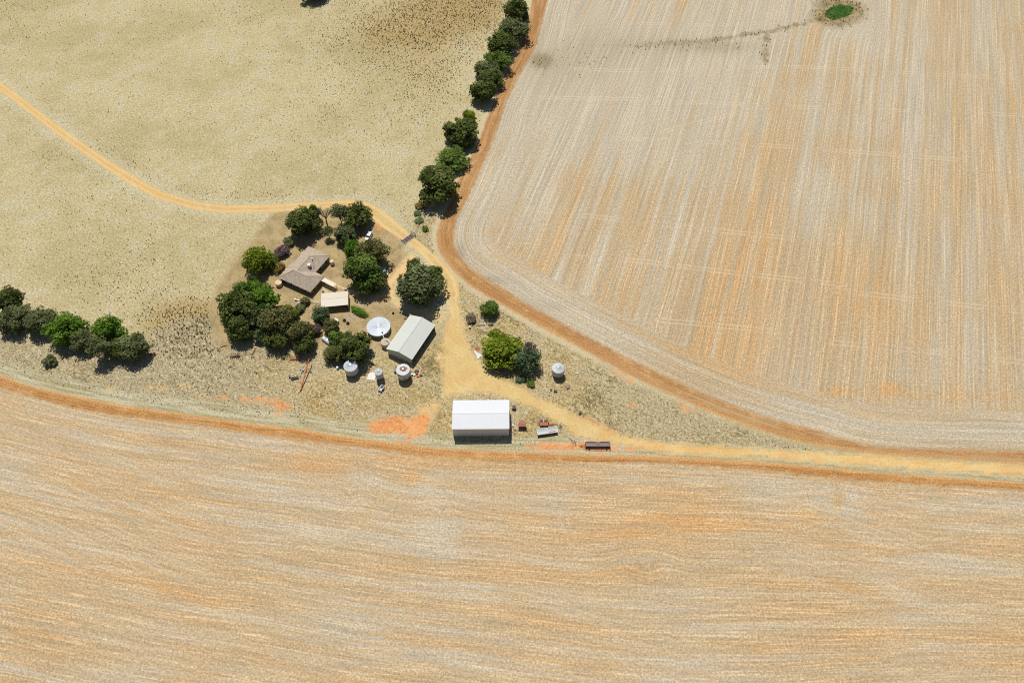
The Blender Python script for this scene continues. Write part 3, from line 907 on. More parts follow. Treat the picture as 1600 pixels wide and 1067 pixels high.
# white machinery shed, ridge along x
c, L, W, a = rect_from([(706.8,669.5),(795.4,669),(795,625.5),(708.2,626.2)], 5.8)
SH = empty('white_shed', c, a, 'long white shed with a white gable roof standing by the wide yard', 'shed')
hx, hy = L / 2, W / 2
ze, zr = 5.8, 6.8
for s, nm in ((1, 0), (-1, 0)):
    mb = MB(); roof_slope(mb, L, hy, ze, zr, s); mb.build('roof_slope', MT['white_sheet'], SH)
MB().prism([(-hx - .14, -.35, zr + .02), (-hx - .14, 0, zr + .15), (-hx - .14, .35, zr + .02)], (L + .28, 0, 0)).build('ridge_cap', MT['trim_white'], SH)
for s in (-1, 1):
    mb = MB(); mb.box((0, s * (hy - .08), (ze - .1) / 2), (L - .1, .08, ze - .1)); mb.build('wall', MT['white_wall'], SH)
    mb = MB(); gable_wall(mb, s * (hx - .06), hy - .13, 0, ze - .08, zr - .06); mb.build('gable_wall', MT['white_wall'], SH)
    MB().box((0, s * (hy + .18), ze - .10), (L + .2, .12, .12)).build('gutter', MT['trim_white'], SH)
for x in (-hx + .3, hx - .3):
    MB().tube((x, -hy - .0, 0), (x, -hy - .0, ze - .12), .05).build('downpipe', MT['trim_white'], SH)
for x in (-6.2, 0.2, 6.4):
    d = MB().box((x, hy - .02, 2.1), (5.0, .06, 4.2)).build('door', MT['galv'], SH)
    MB().box((x + 1.8, hy + .04, 1.2), (.3, .05, .08)).build('handle', MT['steel_dark'], d)

# grey open-sided shed, ridge along its long side
c, L, W, a = rect_from([(605,545),(643,561.6),(678.8,508),(641,492)], 3.5)
GS = empty('grey_shed', c, a, 'grey-green gabled shed with an open dark long side near the big round tank', 'shed')
print('GREY', L, W); hx, hy = L / 2, W / 2
ze, zr = 3.5, 3.5 + 0.30 * hx
# local x runs across (short), y along
def slope_y(mb, hx, hy, ze, zr, s, th=.06, over=.12):
    k = (zr - ze) / hx
    x1, z1, h = hx + over, ze - k * over, hy + over
    mb.prism([(0, -h, zr), (0, h, zr), (s * x1, h, z1), (s * x1, -h, z1)], (0, 0, th))
for s in (-1, 1):
    mb = MB(); slope_y(mb, hx, hy, ze, zr, s); mb.build('roof_slope', MT['grey_sheet'], GS)
MB().prism([(-.3, -hy - .14, zr + .0), (0, -hy - .14, zr + .12), (.3, -hy - .14, zr + .0)], (0, 2 * hy + .28, 0)).build('ridge_cap', MT['galv_roof'], GS)
for s in (-1, 1):
    mb = MB(); t = .08; y = s * (hy - .06)
    mb.prism([(-hx + .1, y - t / 2, 0), (hx - .1, y - t / 2, 0), (hx - .1, y - t / 2, ze - .07), (0, y - t / 2, zr - .08), (-hx + .1, y - t / 2, ze - .07)], (0, t, 0))
    mb.build('gable_wall', MT['grey_wall'], GS)
    MB().box((s * hx * .52, -hy - .13, (ze + zr) / 2 + .0), (.02, .02, .02)).build('bracket', MT['galv'], GS)
MB().box((-hx + .06, 0, (ze - .1) / 2), (.08, 2 * hy - .3, ze - .1)).build('wall', MT['grey_wall'], GS)
for k in range(5):
    y = -hy + .35 + k * (2 * hy - .7) / 4
    MB().box((hx - .15, y, (ze - .1) / 2), (.16, .16, ze - .1)).build('post', MT['steel_dark'], GS)
MB().box((hx - .08, 0, ze - .22), (.1, 2 * hy - .4, .26)).build('lintel', MT['grey_wall'], GS)
for x in (-hx - .16, hx + .16):
    MB().box((x, 0, ze - .10), (.12, 2 * hy + .2, .12)).build('gutter', MT['galv_roof'], GS)
g = GS.matrix_basis
drum = lambda nm, mat, p, r, h: MB().lathe([(0.02, 0), (r, 0), (r, h * .33), (r * 1.04, h * .35), (r, h * .37), (r, h * .66), (r * 1.04, h * .68), (r, h * .70), (r, h), (0.02, h)], 16).build(nm, mat, None, loc=p)

# cream carport
c, L, W, a = rect_from([(502.7,480),(543.7,476.5),(543.7,455.2),(502,458.5)], 2.8)
CPT = empty('cream_carport', c, a, 'small cream-roofed carport just below the brown house', 'carport')
hx, hy, ze, zr = L / 2, W / 2, 2.8, 3.35
for s in (-1, 1):
    mb = MB(); roof_slope(mb, L, hy, ze, zr, s, over=0.0); mb.build('roof_slope', MT['cream_sheet'], CPT)
MB().prism([(-hx, -.2, zr + .03), (-hx, 0, zr + .10), (-hx, .2, zr + .03)], (L, 0, 0)).build('ridge_cap', MT['cream_sheet'], CPT)
for s in (-1, 1):
    MB().prism([(s * (hx + .04) - .03, -hy, ze - .16), (s * (hx + .04) - .03, -hy, ze + .04), (s * (hx + .04) - .03, 0, zr + .08), (s * (hx + .04) - .03, hy, ze + .04), (s * (hx + .04) - .03, hy, ze - .16), (s * (hx + .04) - .03, 0, zr - .12)], (.06, 0, 0)).build('bargeboard', MT['trim_white'], CPT)
for sx in (-1, 0, 1):
    for sy in (-1, 1):
        MB().box((sx * (hx - .2), sy * (hy - .25), 1.33), (.12, .12, 2.66)).build('post', MT['timber'], CPT)
MB().box((0, hy - .1, 1.3), (L - .3, .07, 2.6)).build('back_wall', MT['cream_sheet'], CPT)
MB().box((hx - .12, 0, 1.3), (.07, W - .6, 2.6)).build('side_wall', MT['cream_sheet'], CPT)

# brown hip-roofed house, two wings
HOUSE_Z = 2.7
def hip_block(mbroof, mbwall, caps, c, L, W, a, hz, over=0.55, slope=0.50, zoff=0.0):
    """ridge along the longer side; returns nothing, fills the builders in world axes relative to c0"""
    hl, hw = L / 2, W / 2
    zr = hz + slope * hw
    R = Matrix.Rotation(a, 3, 'Z')
    def T(p): return R @ Vector(p) + Vector((c.x, c.y, 0))
    e = [T((-hl, -hw, hz)), T((hl, -hw, hz)), T((hl, hw, hz)), T((-hl, hw, hz))]
    r0, r1 = T((-(hl - hw), 0, zr)), T((hl - hw, 0, zr))
    lo = [p + Vector((0, 0, -.16 + zoff)) for p in e]
    mbroof.add(e + [r0, r1] + lo, [(0, 1, 5, 4), (1, 2, 5), (2, 3, 4, 5), (3, 0, 4), (0, 6, 7, 1), (1, 7, 8, 2), (2, 8, 9, 3), (3, 9, 6, 0), (6, 9, 8, 7)])
    for p, q in ((e[0], r0), (e[3], r0), (e[1], r1), (e[2], r1), (r0, r1)):
        caps.append((p, q))
    w = [T((sx * (hl - over), sy * (hw - over), 0)) for sx, sy in ((-1, -1), (1, -1), (1, 1), (-1, 1))]
    for i in range(4):
        wall_panel(mbwall, w[i], w[(i + 1) % 4], 0, hz - .12 + zoff, .22)
    return e, r0, r1

A1, B1 = at(479.6, 384.8, HOUSE_Z), at(516.7, 398.8, HOUSE_Z)
G1 = at(462.7, 408.0, HOUSE_Z)
Fp, Ep, Dp, Gp = at(435.1, 434.7, HOUSE_Z), at(486.3, 456.6, HOUSE_Z), at(503.7, 433.3, HOUSE_Z), at(457.6, 406.6, HOUSE_Z)
c2, L2, W2, a2 = rect_from([(435.1,434.7),(486.3,456.6),(503.7,433.3),(457.6,406.6)], HOUSE_Z)
ux, uy = Vector((math.cos(a2), math.sin(a2), 0)), Vector((-math.sin(a2), math.cos(a2), 0))
# the second wing: its eave corners A and B give position across, it runs on into the first wing
def loc2(p):
    d = p - c2
    return d.x * ux.x + d.y * ux.y, d.x * uy.x + d.y * uy.y
xa, ya = loc2(A1); xb, yb = loc2(B1); xg, _ = loc2(G1)
x_lo, x_hi = (xa + xg) / 2, xb
y_hi = (ya + yb) / 2
W1 = x_hi - x_lo
y_lo = -W2 / 2 + 0.6
L1 = y_hi - y_lo
cc = c2 + ux * ((x_lo + x_hi) / 2) + uy * ((y_lo + y_hi) / 2)
print('HOUSE', L2, W2, math.degrees(a2), 'wing', L1, W1)
HOUSE = empty('brick_house', c2, 0, 'brown brick house with a brown tiled hip roof in two wings', 'house')
roof, walls, caps = MB(), MB(), []
slope = 0.50
Z3 = Vector((0, 0, 0))
rel = lambda p: Vector((p.x - c2.x, p.y - c2.y, 0))
hip_block(roof, walls, caps, rel(c2), L2, W2, a2, HOUSE_Z, slope=slope)
hip_block(roof, walls, caps, rel(cc), L1, W1, a2 + math.pi / 2, HOUSE_Z + .012, slope=slope * W2 / W1 * 0.995, zoff=.01)
ROOF = roof.build('roof', MT['tiles'], HOUSE)
walls.build('wall', MT['brick'], HOUSE)
for k, (p, q) in enumerate(caps):
    if k in (6, 5): pass
    up = Vector((0, 0, .03))
    if k == 4 or k == 9 or True:
        mb = MB(); mb.bar(p + up, q + up, .26, .07)
        # the part of a hip that would run inside the other wing is left out
        if k in (5, 6): continue
        mb.build('ridge_tile_row', MT['ridge_tile'], ROOF)
def on_house(x, y):                         # house axes -> object space
    return ux * x + uy * y
# evaporative cooler, flue and vents on the roof
def roof_pt(px, py, z): return rel(at(px, py, z)) + Vector((0, 0, z))
p = roof_pt(483.2, 415.2, 4.6)
cl = MB().box(p + Vector((0, 0, .35)), (1.15, 1.15, .9), a2).build('roof_cooler', MT['trim_white'], ROOF, bevel=.05)
p = roof_pt(487.7, 405.2, 4.6)
MB().tube(p + Vector((0, 0, -.4)), p + Vector((0, 0, .75)), .16, n=10).lathe([(.02, .95), (.3, .8), (.28, .75), (.02, .75)], 12, p).build('chimney_flue', MT['trim_white'], ROOF)
for q, zz in (((486.6, 417.0), 4.0), ((490, 417.6), 3.9), ((455.6, 443.0), 3.3)):
    p = roof_pt(*q, zz)
    MB().tube(p + Vector((0, 0, -.3)), p + Vector((0, 0, .42)), .11, n=8).build('vent_pipe', MT['steel_dark'], ROOF)
# windows and doors under the eaves
def opening(kind, x, y, ang, w, h, zc):
    c = on_house(x, y) + Vector((0, 0, zc))
    mb = MB(); mb.box(c, (w, .12, h), a2 + ang); f = mb.build(kind, MT['trim_white'] if kind == 'window' else MT['timber'], HOUSE)
    off = Vector((math.sin(a2 + ang), -math.cos(a2 + ang), 0)) * .05
    MB().box(c + off, (w - .16, .08, h - .16), a2 + ang).build('pane' if kind == 'window' else 'door_panel', MT['glass'] if kind == 'window' else MT['fascia'], f)
for x in (-L2 / 2 + 2.6, -L2 / 2 + 6.0, 1.0, L2 / 2 - 3.0):
    opening('window', x, -W2 / 2 + .42, 0, 1.8, 1.2, 1.5)
opening('window', L2 / 2 - .42, -2.2, math.pi / 2, 1.6, 1.2, 1.5)
opening('door', L2 / 2 - .42, .8, math.pi / 2, .95, 2.05, 1.04)
for y in (y_hi - 3.2, y_hi - 7.0):
    opening('window', x_hi - .42, y, math.pi / 2, 1.7, 1.2, 1.5)
opening('window', (x_lo + x_hi) / 2, y_hi - .42, math.pi, 2.0, 1.2, 1.5)

# covered walk from the house towards the trees, and the sandy path beyond it
p0, p1 = at(502.5, 435.5, 2.3), at(523.5, 445.8, 2.3)
d = (p1 - p0); ang = math.atan2(d.y, d.x)
WALK = empty('covered_walk', ((p0.x + p1.x) / 2, (p0.y + p1.y) / 2, 0), ang, 'narrow cream-roofed covered walk leading off the end of the brown house', 'covered walk')
Lw = d.length
for s in (-1, 1):
    MB().box((0, s * .5, 2.32 - s * .04), (Lw, .96, .06)).build('roof_sheet', MT['cream_sheet'], WALK)
for x in (-Lw / 2 + .3, 0, Lw / 2 - .3):
    for s in (-1, 1):
        MB().box((x, s * .85, 1.12), (.09, .09, 2.24)).build('post', MT['timber'], WALK)
def ground_strip(name, pts, w, z, mat, label, cat):
    pl = smooth_line([at(x, y)[:2] for x, y in pts])
    mb = MB()
    vs, fs = [], []
    for i, p in enumerate(pl):
        t = pl[min(i + 1, len(pl) - 1)] - pl[max(i - 1, 0)]
        n = np.array((-t[1], t[0])) / np.hypot(*t)
        ww = w * (1 + .15 * math.sin(i * 2.1))
        vs += [(*(p + n * ww / 2), z), (*(p - n * ww / 2), z)]
        if i: fs.append((2 * i - 2, 2 * i - 1, 2 * i + 1, 2 * i))
    mb.add(vs, fs)
    return tag(mb.build(name, mat), label, cat, kind='structure')
ground_strip('path', [(522, 444.5), (534, 449.5), (549, 455.5), (560, 461)], 1.1, .012, MT['path'], 'narrow sandy path running on from the covered walk', 'path')
ground_strip('path', [(503, 447), (507, 453), (511, 458)], .8, .012, MT['path'], 'short sandy path between the house end and the carport', 'path')

# ------------------------------------------------------------------ tanks and silos
def ribbed_tank(name, px, py, r_px, h, label, ribs=24, wall='tank_wall', roofm='galv_roof', rise=.10, group=None, cat='water tank'):
    p = at(px, py, h)
    r = r_px / px_per_m(p)
    t = empty(name, (p.x, p.y, 0), 0, label, cat, group)
    mb = MB(); mb.lathe([(r * .985, 0), (r * .985, h - .03)], 48); mb.build('wall', MT[wall], t)
    zc = h + r * rise
    mb = MB(); mb.lathe([(r * 1.015, h - .09), (r * 1.015, h + .02), (r * .08, zc), (.02, zc + .01)], 48); rf = mb.build('roof', MT[roofm], t)
    for k in range(ribs):
        an = 2 * math.pi * (k + .5) / ribs
        u = Vector((math.cos(an), math.sin(an), 0))
        MB().bar(u * r * .1 + Vector((0, 0, zc + .02)), u * r * 1.0 + Vector((0, 0, h + .05)), .10, .13).build('roof_rib', MT['galv'], rf)
    MB().lathe([(r * .10, zc - .02), (r * .10, zc + .16), (.02, zc + .24)], 16).build('cap', MT['trim_white'], t)
    return t, r, h

BIG, rb, hb = ribbed_tank('water_tank', 591.3, 510, 18.3, 2.2, 'large low round tank with a ribbed white roof beside the grey shed', roofm='tank_top', rise=.055)
pp = at(597.4, 519.8, 2.35)
MB().tube((pp.x - BIG.location.x, pp.y - BIG.location.y, 2.2), (pp.x - BIG.location.x, pp.y - BIG.location.y, 2.62), .30, n=14).build('hatch', MT['steel_dark'], BIG)

def plain_tank(px, py, r_px, h, label, mat, roofm=None, cat='water tank'):
    p = at(px, py, h)
    r = r_px / px_per_m(p)
    t = empty('rain_tank', (p.x, p.y, 0), 0, label, cat)
    prof = []
    for k in range(7):
        z = h * k / 6
        prof += [(r, z), (r * .97, z + h / 12)] if k < 6 else [(r, z)]
    MB().lathe(prof, 36).build('wall', MT[mat], t, smooth=False)
    MB().lathe([(r, h), (r * .95, h + .06), (r * .25, h + .22), (.02, h + .24)], 36).build('roof', MT[roofm or mat], t)
    MB().lathe([(r * .2, h + .18), (r * .2, h + .30), (.02, h + .33)], 16).build('lid', MT[roofm or mat], t)
    return t
plain_tank(602, 534, 7.3, 2.3, 'small beige round tank beside the corner of the grey shed', 'tank_beige')
plain_tank(435.0, 441.3, 5.2, 1.7, 'cream round rain tank at the near end of the brown house', 'tank_cream')
plain_tank(518.2, 408.2, 3.4, 1.8, 'small cream tank half under the eave at the far corner of the house', 'tank_cream')

def pipe(pts, r, mat, label):
    mb = MB()
    for a, b in zip(pts[:-1], pts[1:]):
        mb.tube(a, b, r, n=8)
    o = mb.build('pipe', mat)
    return tag(o, label, 'pipe')
pipe([at(597.8, 521, 2.5), at(599.0, 526, 2.5), at(601.2, 530.5, 2.6)], .13, MT['trim_white'], 'short white pipe joining the large ribbed tank to the beige tank')
pipe([at(602.0, 530.5, 2.75), at(607.5, 532.5, 3.2), at(613.5, 536.0, 3.4)], .14, MT['trim_white'], 'upper white pipe from the beige tank to the grey shed gutter')
pipe([at(605.0, 532.5, 2.6), at(609.5, 536.2, 2.9), at(612.3, 538.5, 3.3)], .14, MT['trim_white'], 'lower white pipe from the beige tank to the grey shed gutter')

def silo(px, py, r_px, h, zb, label, roofm, sidem, cone=.28, ribs=16, legs=6, rings=3):
    """grain silo on legs: cylinder, conical roof and hopper"""
    p = at(px, py, h)
    r = r_px / px_per_m(p)
    t = empty('silo', (p.x, p.y, 0), 0, label, 'silo')
    prof = [(r * .985, zb)]
    for k in range(1, rings + 1):
        z = zb + (h - zb) * k / rings
        prof += [(r * .985, z - .06), (r, z - .03), (r * .985, z)]
    MB().lathe(prof, 36).build('wall', MT[sidem], t)
    zc = h + r * cone
    rf = MB().lathe([(r * 1.03, h - .05), (r * 1.03, h + .03), (r * .16, zc), (.02, zc + .01)], 36).build('roof', MT[roofm], t)
    for k in range(ribs):
        an = 2 * math.pi * k / ribs
        u = Vector((math.cos(an), math.sin(an), 0))
        MB().bar(u * r * .2 + Vector((0, 0, zc)), u * r + Vector((0, 0, h + .05)), .09, .12).build('roof_rib', MT['galv'], rf)
    MB().lathe([(r * .17, zc - .05), (r * .17, zc + .14), (.02, zc + .20)], 16).build('lid', MT['trim_white'] if roofm != 'galv_rust' else MT['tarp'], t)
    MB().lathe([(r * .98, zb + .01), (r * .16, .38), (r * .16, .3)], 36).build('hopper', MT['galv_side'], t)
    for k in range(legs):
        an = 2 * math.pi * (k + .5) / legs
        u = Vector((math.cos(an), math.sin(an), 0)) * r * .94
        MB().bar(u, u + Vector((0, 0, zb + .1)), .12).build('leg', MT['steel_mid'], t)
    MB().bar((r * 1.06, -.2, .3), (r * 1.06, -.2, h), .05).bar((r * 1.06, .2, .3), (r * 1.06, .2, h), .05).build('ladder', MT['galv'], t)
    return t, r, h
silo(547.6, 571.4, 10.6, 4.4, .9, 'tall grey silo with a pale conical roof beside the dark olive tree', 'galv_roof', 'galv_side')
silo(591.3, 580.9, 6.1, 4.5, 1.5, 'smallest of the grey silos, between the other two silos below the grey shed', 'galv_roof', 'galv_side', cone=.35, ribs=10, legs=4, rings=2)
rs_, rr_, rh_ = silo(629.7, 577.3, 10.4, 4.8, .9, 'grey silo with rust-red patches on top, just below the grey shed corner', 'galv_roof', 'galv_rust', cone=.2)
silo(872.4, 575.2, 9.4, 4.0, .7, 'lone pale silo standing by itself right of the trees beyond the road', 'galv_roof', 'galv_side')
# the rust ring on the third silo's roof: separate rusted sheets round the lid
random.seed(4)
for k in range(8):
    a0, a1 = 2 * math.pi * (k + .02) / 8 + .6, 2 * math.pi * (k + .98) / 8 + .6
    zc = rh_ + rr_ * .2
    f = lambda q, an: (q * rr_ * math.cos(an), q * rr_ * math.sin(an), rh_ + (zc - rh_) * (1 - q) / .84 + .075)
    o = random.uniform(.42, .66) if k != 4 else .32
    MB().prism([f(.2, a0), f(o, a0), f(o * 1.03, (a0 + a1) / 2), f(o, a1), f(.2, a1)], (0, 0, .03)).build('rusty_sheet', MT['rust_bright'], rs_)
# ------------------------------------------------------------------ trees and shrubs
def leaf_mesh(name, seed, lobes, n_leaf, leaf, flat=1.0, hole=0.0):
    """unit crown (radius about 1): leaf-sized faces spread through a cluster of uneven lobes"""
    rg = np.random.default_rng(seed)
    L = []
    for i in range(lobes):
        th = rg.uniform(0, 2 * np.pi)
        ph = np.arccos(rg.uniform(-0.75, 1.0))
        d = rg.uniform(0.40, 0.74)
        c = np.array([np.sin(ph) * np.cos(th) * d, np.sin(ph) * np.sin(th) * d, np.cos(ph) * d * flat])
        L.append((c, rg.uniform(0.20, 0.42)))
    L.append((np.array([0, 0, 0.05]), 0.50))
    for i in range(lobes):
        v = rg.normal(size=3); v /= np.linalg.norm(v)
        L.append((v * np.array([.72, .72, .66]) * rg.uniform(.8, 1.1), rg.uniform(0.12, 0.22)))
    w = np.array([r ** 2 for _, r in L])
    idx = rg.choice(len(L), n_leaf, p=w / w.sum())
    C = np.array([c for c, _ in L])[idx]
    R = np.array([r for _, r in L])[idx]
    u = rg.normal(size=(n_leaf, 3))
    u /= np.linalg.norm(u, axis=1)[:, None]
    rad = R * (0.55 + 0.55 * rg.random(n_leaf) ** 0.7)
    P = C + u * rad[:, None] * np.array([1, 1, 0.85])
    nrm = u * 0.7 + P * 0.35 + rg.normal(size=(n_leaf, 3)) * 0.55 + np.array([0, 0, 0.3])
    nrm /= np.linalg.norm(nrm, axis=1)[:, None]
    t = np.cross(nrm, rg.normal(size=(n_leaf, 3)))
    t /= np.linalg.norm(t, axis=1)[:, None]
    b = np.cross(nrm, t)
    s = leaf * rg.uniform(0.6, 1.5, n_leaf)[:, None]
    k = rg.uniform(0.5, 1.0, n_leaf)[:, None]
    V = np.stack([P - t * s, P - b * s * k * .8 + t * s * .1, P + t * s, P + b * s * k], 1).reshape(-1, 3)
    me = bpy.data.meshes.new(name)
    me.vertices.add(len(V))
    me.vertices.foreach_set('co', V.astype(np.float32).ravel())
    me.loops.add(len(V))
    me.loops.foreach_set('vertex_index', np.arange(len(V), dtype=np.int32))
    me.polygons.add(n_leaf)
    me.polygons.foreach_set('loop_start', (np.arange(n_leaf) * 4).astype(np.int32))
    me.polygons.foreach_set('loop_total', np.full(n_leaf, 4, np.int32))
    me.update(calc_edges=True)
    lr = rg.random(len(L))[idx] * 0.6 + rg.random(n_leaf) * 0.4
    me.attributes.new('rnd', 'FLOAT', 'POINT').data.foreach_set('value', np.repeat(lr, 4).astype(np.float32))
    me.materials.append(LEAF['dark'])
    return me

CROWNS = [leaf_mesh('crown', 11 + i, 20 + 3 * (i % 3), 5600, 0.056, 0.95) for i in range(6)]
OPEN = [leaf_mesh('crown', 31 + i, 17, 2400, 0.055, 0.8) for i in range(3)]
BUSH = [leaf_mesh('crown', 51 + i, 13, 1900, 0.085, 0.9) for i in range(3)]

def wood_mesh(name, seed, limbs=7, spread=0.62, top=0.80, r0=0.055):
    """unit tree wood: height 1, crown radius 1"""
    rg = random.Random(seed)
    mb = MB()
    base = Vector((0, 0, -.02)); fork = Vector((rg.uniform(-.05, .05), rg.uniform(-.05, .05), .30))
    mb.tube(base, fork, r0 * 1.25, r0 * .85, 8)
    lead = Vector((rg.uniform(-.1, .1), rg.uniform(-.1, .1), top))
    mb.tube(fork, lead, r0 * .8, r0 * .15, 6)
    for k in range(limbs):
        an = 2 * math.pi * (k + rg.uniform(-.3, .3)) / limbs
        s = fork.lerp(lead, rg.uniform(0, .6))
        q = rg.uniform(.5, 1) * spread
        m_ = s + Vector((math.cos(an) * q * .55, math.sin(an) * q * .55, rg.uniform(.10, .2)))
        e = s + Vector((math.cos(an) * q, math.sin(an) * q, rg.uniform(.22, .42)))
        mb.tube(s, m_, r0 * .5, r0 * .32, 6)
        mb.tube(m_, e, r0 * .32, r0 * .08, 5)
        an2 = an + rg.choice((-.7, .7))
        mb.tube(m_, m_ + Vector((math.cos(an2) * q * .4, math.sin(an2) * q * .4, rg.uniform(.12, .3))), r0 * .25, r0 * .06, 5)
    o = mb.build(name, MT['bark'])
    me = o.data
    bpy.data.objects.remove(o)
    return me
WOOD = [wood_mesh('trunk', 70 + i) for i in range(4)]

RGT = random.Random(5)
def tree(px, py, rpx, kind, label, h=None, mesh=None, name='tree', cat='tree', group=None, aspect=1.0, pale=False, vert=None):
    """(px, py) middle of the crown in the photo, rpx its half width in photo pixels"""
    z = 4.0
    for _ in range(3):
        p = at(px, py, z)
        R = rpx / px_per_m(p)
        hh = h or (1.55 * R + 1.2)
        rz = vert or (hh * .49)
        z = hh - rz
    t = empty(name, (p.x, p.y, 0), RGT.uniform(0, 6.28), label, cat, group)
    me = mesh or RGT.choice(CROWNS)
    w = bpy.data.objects.new('trunk', RGT.choice(WOOD))
    COL.objects.link(w); w.parent = t
    w.scale = (R, R, hh)
    if pale:
        w.material_slots[0].link = 'OBJECT'; w.material_slots[0].material = MT['bark_pale']
    c = bpy.data.objects.new('crown', me)
    COL.objects.link(c); c.parent = t
    c.location = (0, 0, z)
    c.scale = (R * 1.19 * aspect, R * 1.19 / aspect, rz * 1.25)
    c.rotation_euler = (0, 0, RGT.uniform(0, 6.28))
    c.material_slots[0].link = 'OBJECT'
    c.material_slots[0].material = LEAF[kind]
    return t

def bush(px, py, rpx, kind, label, h=None, group=None, aspect=1.0):
    z = .8
    p = at(px, py, z)
    R = rpx / px_per_m(p)
    hh = h or 1.15 * R
    p = at(px, py, hh * .5)
    t = empty('shrub', (p.x, p.y, 0), RGT.uniform(0, 6.28), label, 'shrub', group)
    st = MB()
    for k in range(6):
        an = k * 1.05
        st.tube((0, 0, 0), (math.cos(an) * R * .45, math.sin(an) * R * .45, hh * .7), .05 * R ** .5, .015, 5)
    st.build('stem', MT['bark'], t)
    c = bpy.data.objects.new('crown', RGT.choice(BUSH))
    COL.objects.link(c); c.parent = t
    c.location = (0, 0, hh * .5)
    c.scale = (R * 1.18 * aspect, R * 1.18 / aspect, hh * .62)
    c.material_slots[0].link = 'OBJECT'
    c.material_slots[0].material = LEAF[kind]
    return t

GT = random.Random(5)
def tree(px, py, rpx, kind, label, h=None, mesh=None, name='tree', cat='tree', group=None, aspect=1.0, pale=False, vert=None):
    """(px, py) middle of the crown in the photo, rpx its half width in photo pixels"""
    z = 4.0
    for _ in range(3):
        p = at(px, py, z)
        R = rpx / px_per_m(p)
        hh = h or (1.55 * R + 1.2)
        rz = vert or (hh * .49)
        z = hh - rz
    t = empty(name, (p.x, p.y, 0), RGT.uniform(0, 6.28), label, cat, group)
    me = mesh or RGT.choice(CROWNS)
    w = bpy.data.objects.new('trunk', RGT.choice(WOOD))
    COL.objects.link(w); w.parent = t
    w.scale = (R, R, hh)
    if pale:
        w.material_slots[0].link = 'OBJECT'; w.material_slots[0].material = MT['bark_pale']
    c = bpy.data.objects.new('crown', me)
    COL.objects.link(c); c.parent = t
    c.location = (0, 0, z)
    c.scale = (R * 1.19 * aspect, R * 1.19 / aspect, rz * 1.25)
    c.rotation_euler = (0, 0, RGT.uniform(0, 6.28))
    c.material_slots[0].link = 'OBJECT'
    c.material_slots[0].material = LEAF[kind]
    return t

def bush(px, py, rpx, kind, label, h=None, group=None, aspect=1.0):
    z = .8
    p = at(px, py, z)
    R = rpx / px_per_m(p)
    hh = h or 1.15 * R
    p = at(px, py, hh * .5)
    t = empty('shrub', (p.x, p.y, 0), RGT.uniform(0, 6.28), label, 'shrub', group)
    st = MB()
    for k in range(6):
        an = k * 1.05
        st.tube((0, 0, 0), (math.cos(an) * R * .45, math.sin(an) * R * .45, hh * .7), .05 * R ** .5, .015, 5)
    st.build('stem', MT['bark'], t)
    c = bpy.data.objects.new('crown', RGT.choice(BUSH))
    COL.objects.link(c); c.parent = t
    c.location = (0, 0, hh * .5)
    c.scale = (R * 1.18 * aspect, R * 1.18 / aspect, hh * .62)
    c.material_slots[0].link = 'OBJECT'
    c.material_slots[0].material = LEAF[kind]
    return t

WB = 'windbreak trees between the paddock and the right-hand field'
tree(808, 17, 19, 'dark', 'dark upright tree at the very top end of the windbreak', 11, group=WB, vert=6)
tree(801, 46, 24, 'grey', 'grey-green rounded tree, second from the top of the windbreak', 10, group=WB)
tree(785, 70, 24, 'dark', 'broad dark olive tree, third from the top of the windbreak', 10.5, group=WB)
tree(776, 96, 21, 'green', 'fresh green tree in the middle of the long upper windbreak clump', 9, group=WB)
tree(762, 110, 21, 'grey', 'grey-green tree leaning out on the paddock side of the windbreak clump', 8, group=WB)
tree(768, 125, 19, 'dark', 'dark tree on the ploughed-strip side of the windbreak clump', 8, group=WB)
tree(755, 142, 21, 'dark', 'dark tree at the lower end of the long upper windbreak clump', 10, group=WB)
tree(722, 206, 28, 'dark', 'dark tree standing alone in the middle gap of the windbreak', 10.5, group=WB)
tree(732, 184, 12, 'lime', 'yellow-green top of the lone windbreak tree, added as a separate crown', 6, group=WB)  # part of the lone tree's crown, added as a second small tree
tree(708, 248, 26, 'green', 'low green spreading tree between the lone and the big dark windbreak trees', 6, group=WB)
tree(682, 290, 34, 'dark', 'biggest darkest tree at the lower end of the windbreak', 13, group=WB)
GT = 'trees around the house yard'
tree(474, 349, 26, 'dark', 'dense dark tree beside the lane above the house roof', 10.5, group=GT)
tree(491, 332, 9, 'bright', 'small bright green tree top touching the lane above the house', 7, group=GT)
tree(529, 329, 14, 'grey', 'thin grey-green gum tree with bare trunk at the lane bend', 11, OPEN[0], group=GT, vert=3.2)
tree(512, 362, 9, 'grey', 'small low grey gum below the dead tree', 6, OPEN[1], group=GT, vert=2)
tree(556, 336, 22, 'dark', 'dark round tree at the lane bend above the white car', 9.5, group=GT)
tree(541, 368, 17, 'grey', 'grey-green tree left of the white car', 8, group=GT)
tree(551, 388, 14, 'bright', 'lighter green tree between the white car and the big round yard tree', 7.5, group=GT)
tree(580, 396, 24, 'olive', 'wide olive tree with the white car parked at its upper edge', 11, group=GT)
tree(566, 426, 30, 'green', 'big round green tree to the right of the house', 13, group=GT)
tree(585, 438, 19, 'dark', 'dark tree behind the pale blue ute', 9, group=GT)
tree(657, 448, 37, 'grey', 'very wide grey-green tree beside the sandy road above the grey shed', 13, CROWNS[1], group=GT)
tree(645, 414, 11, 'dark', 'small dark tree clump at the upper edge of the wide roadside tree', 5.5, group=GT)
tree(679, 425, 12, 'green', 'small green tree clump touching the road bend', 6, group=GT)
tree(402, 408, 22, 'lime', 'bright yellow-green round tree at the outer edge of the house lawn', 9.5, CROWNS[2], group=GT)
bush(440, 392, 12, 'purple', 'purple-grey shrub between the dark tree and the house roof', 3, group='shrubs in the house garden')
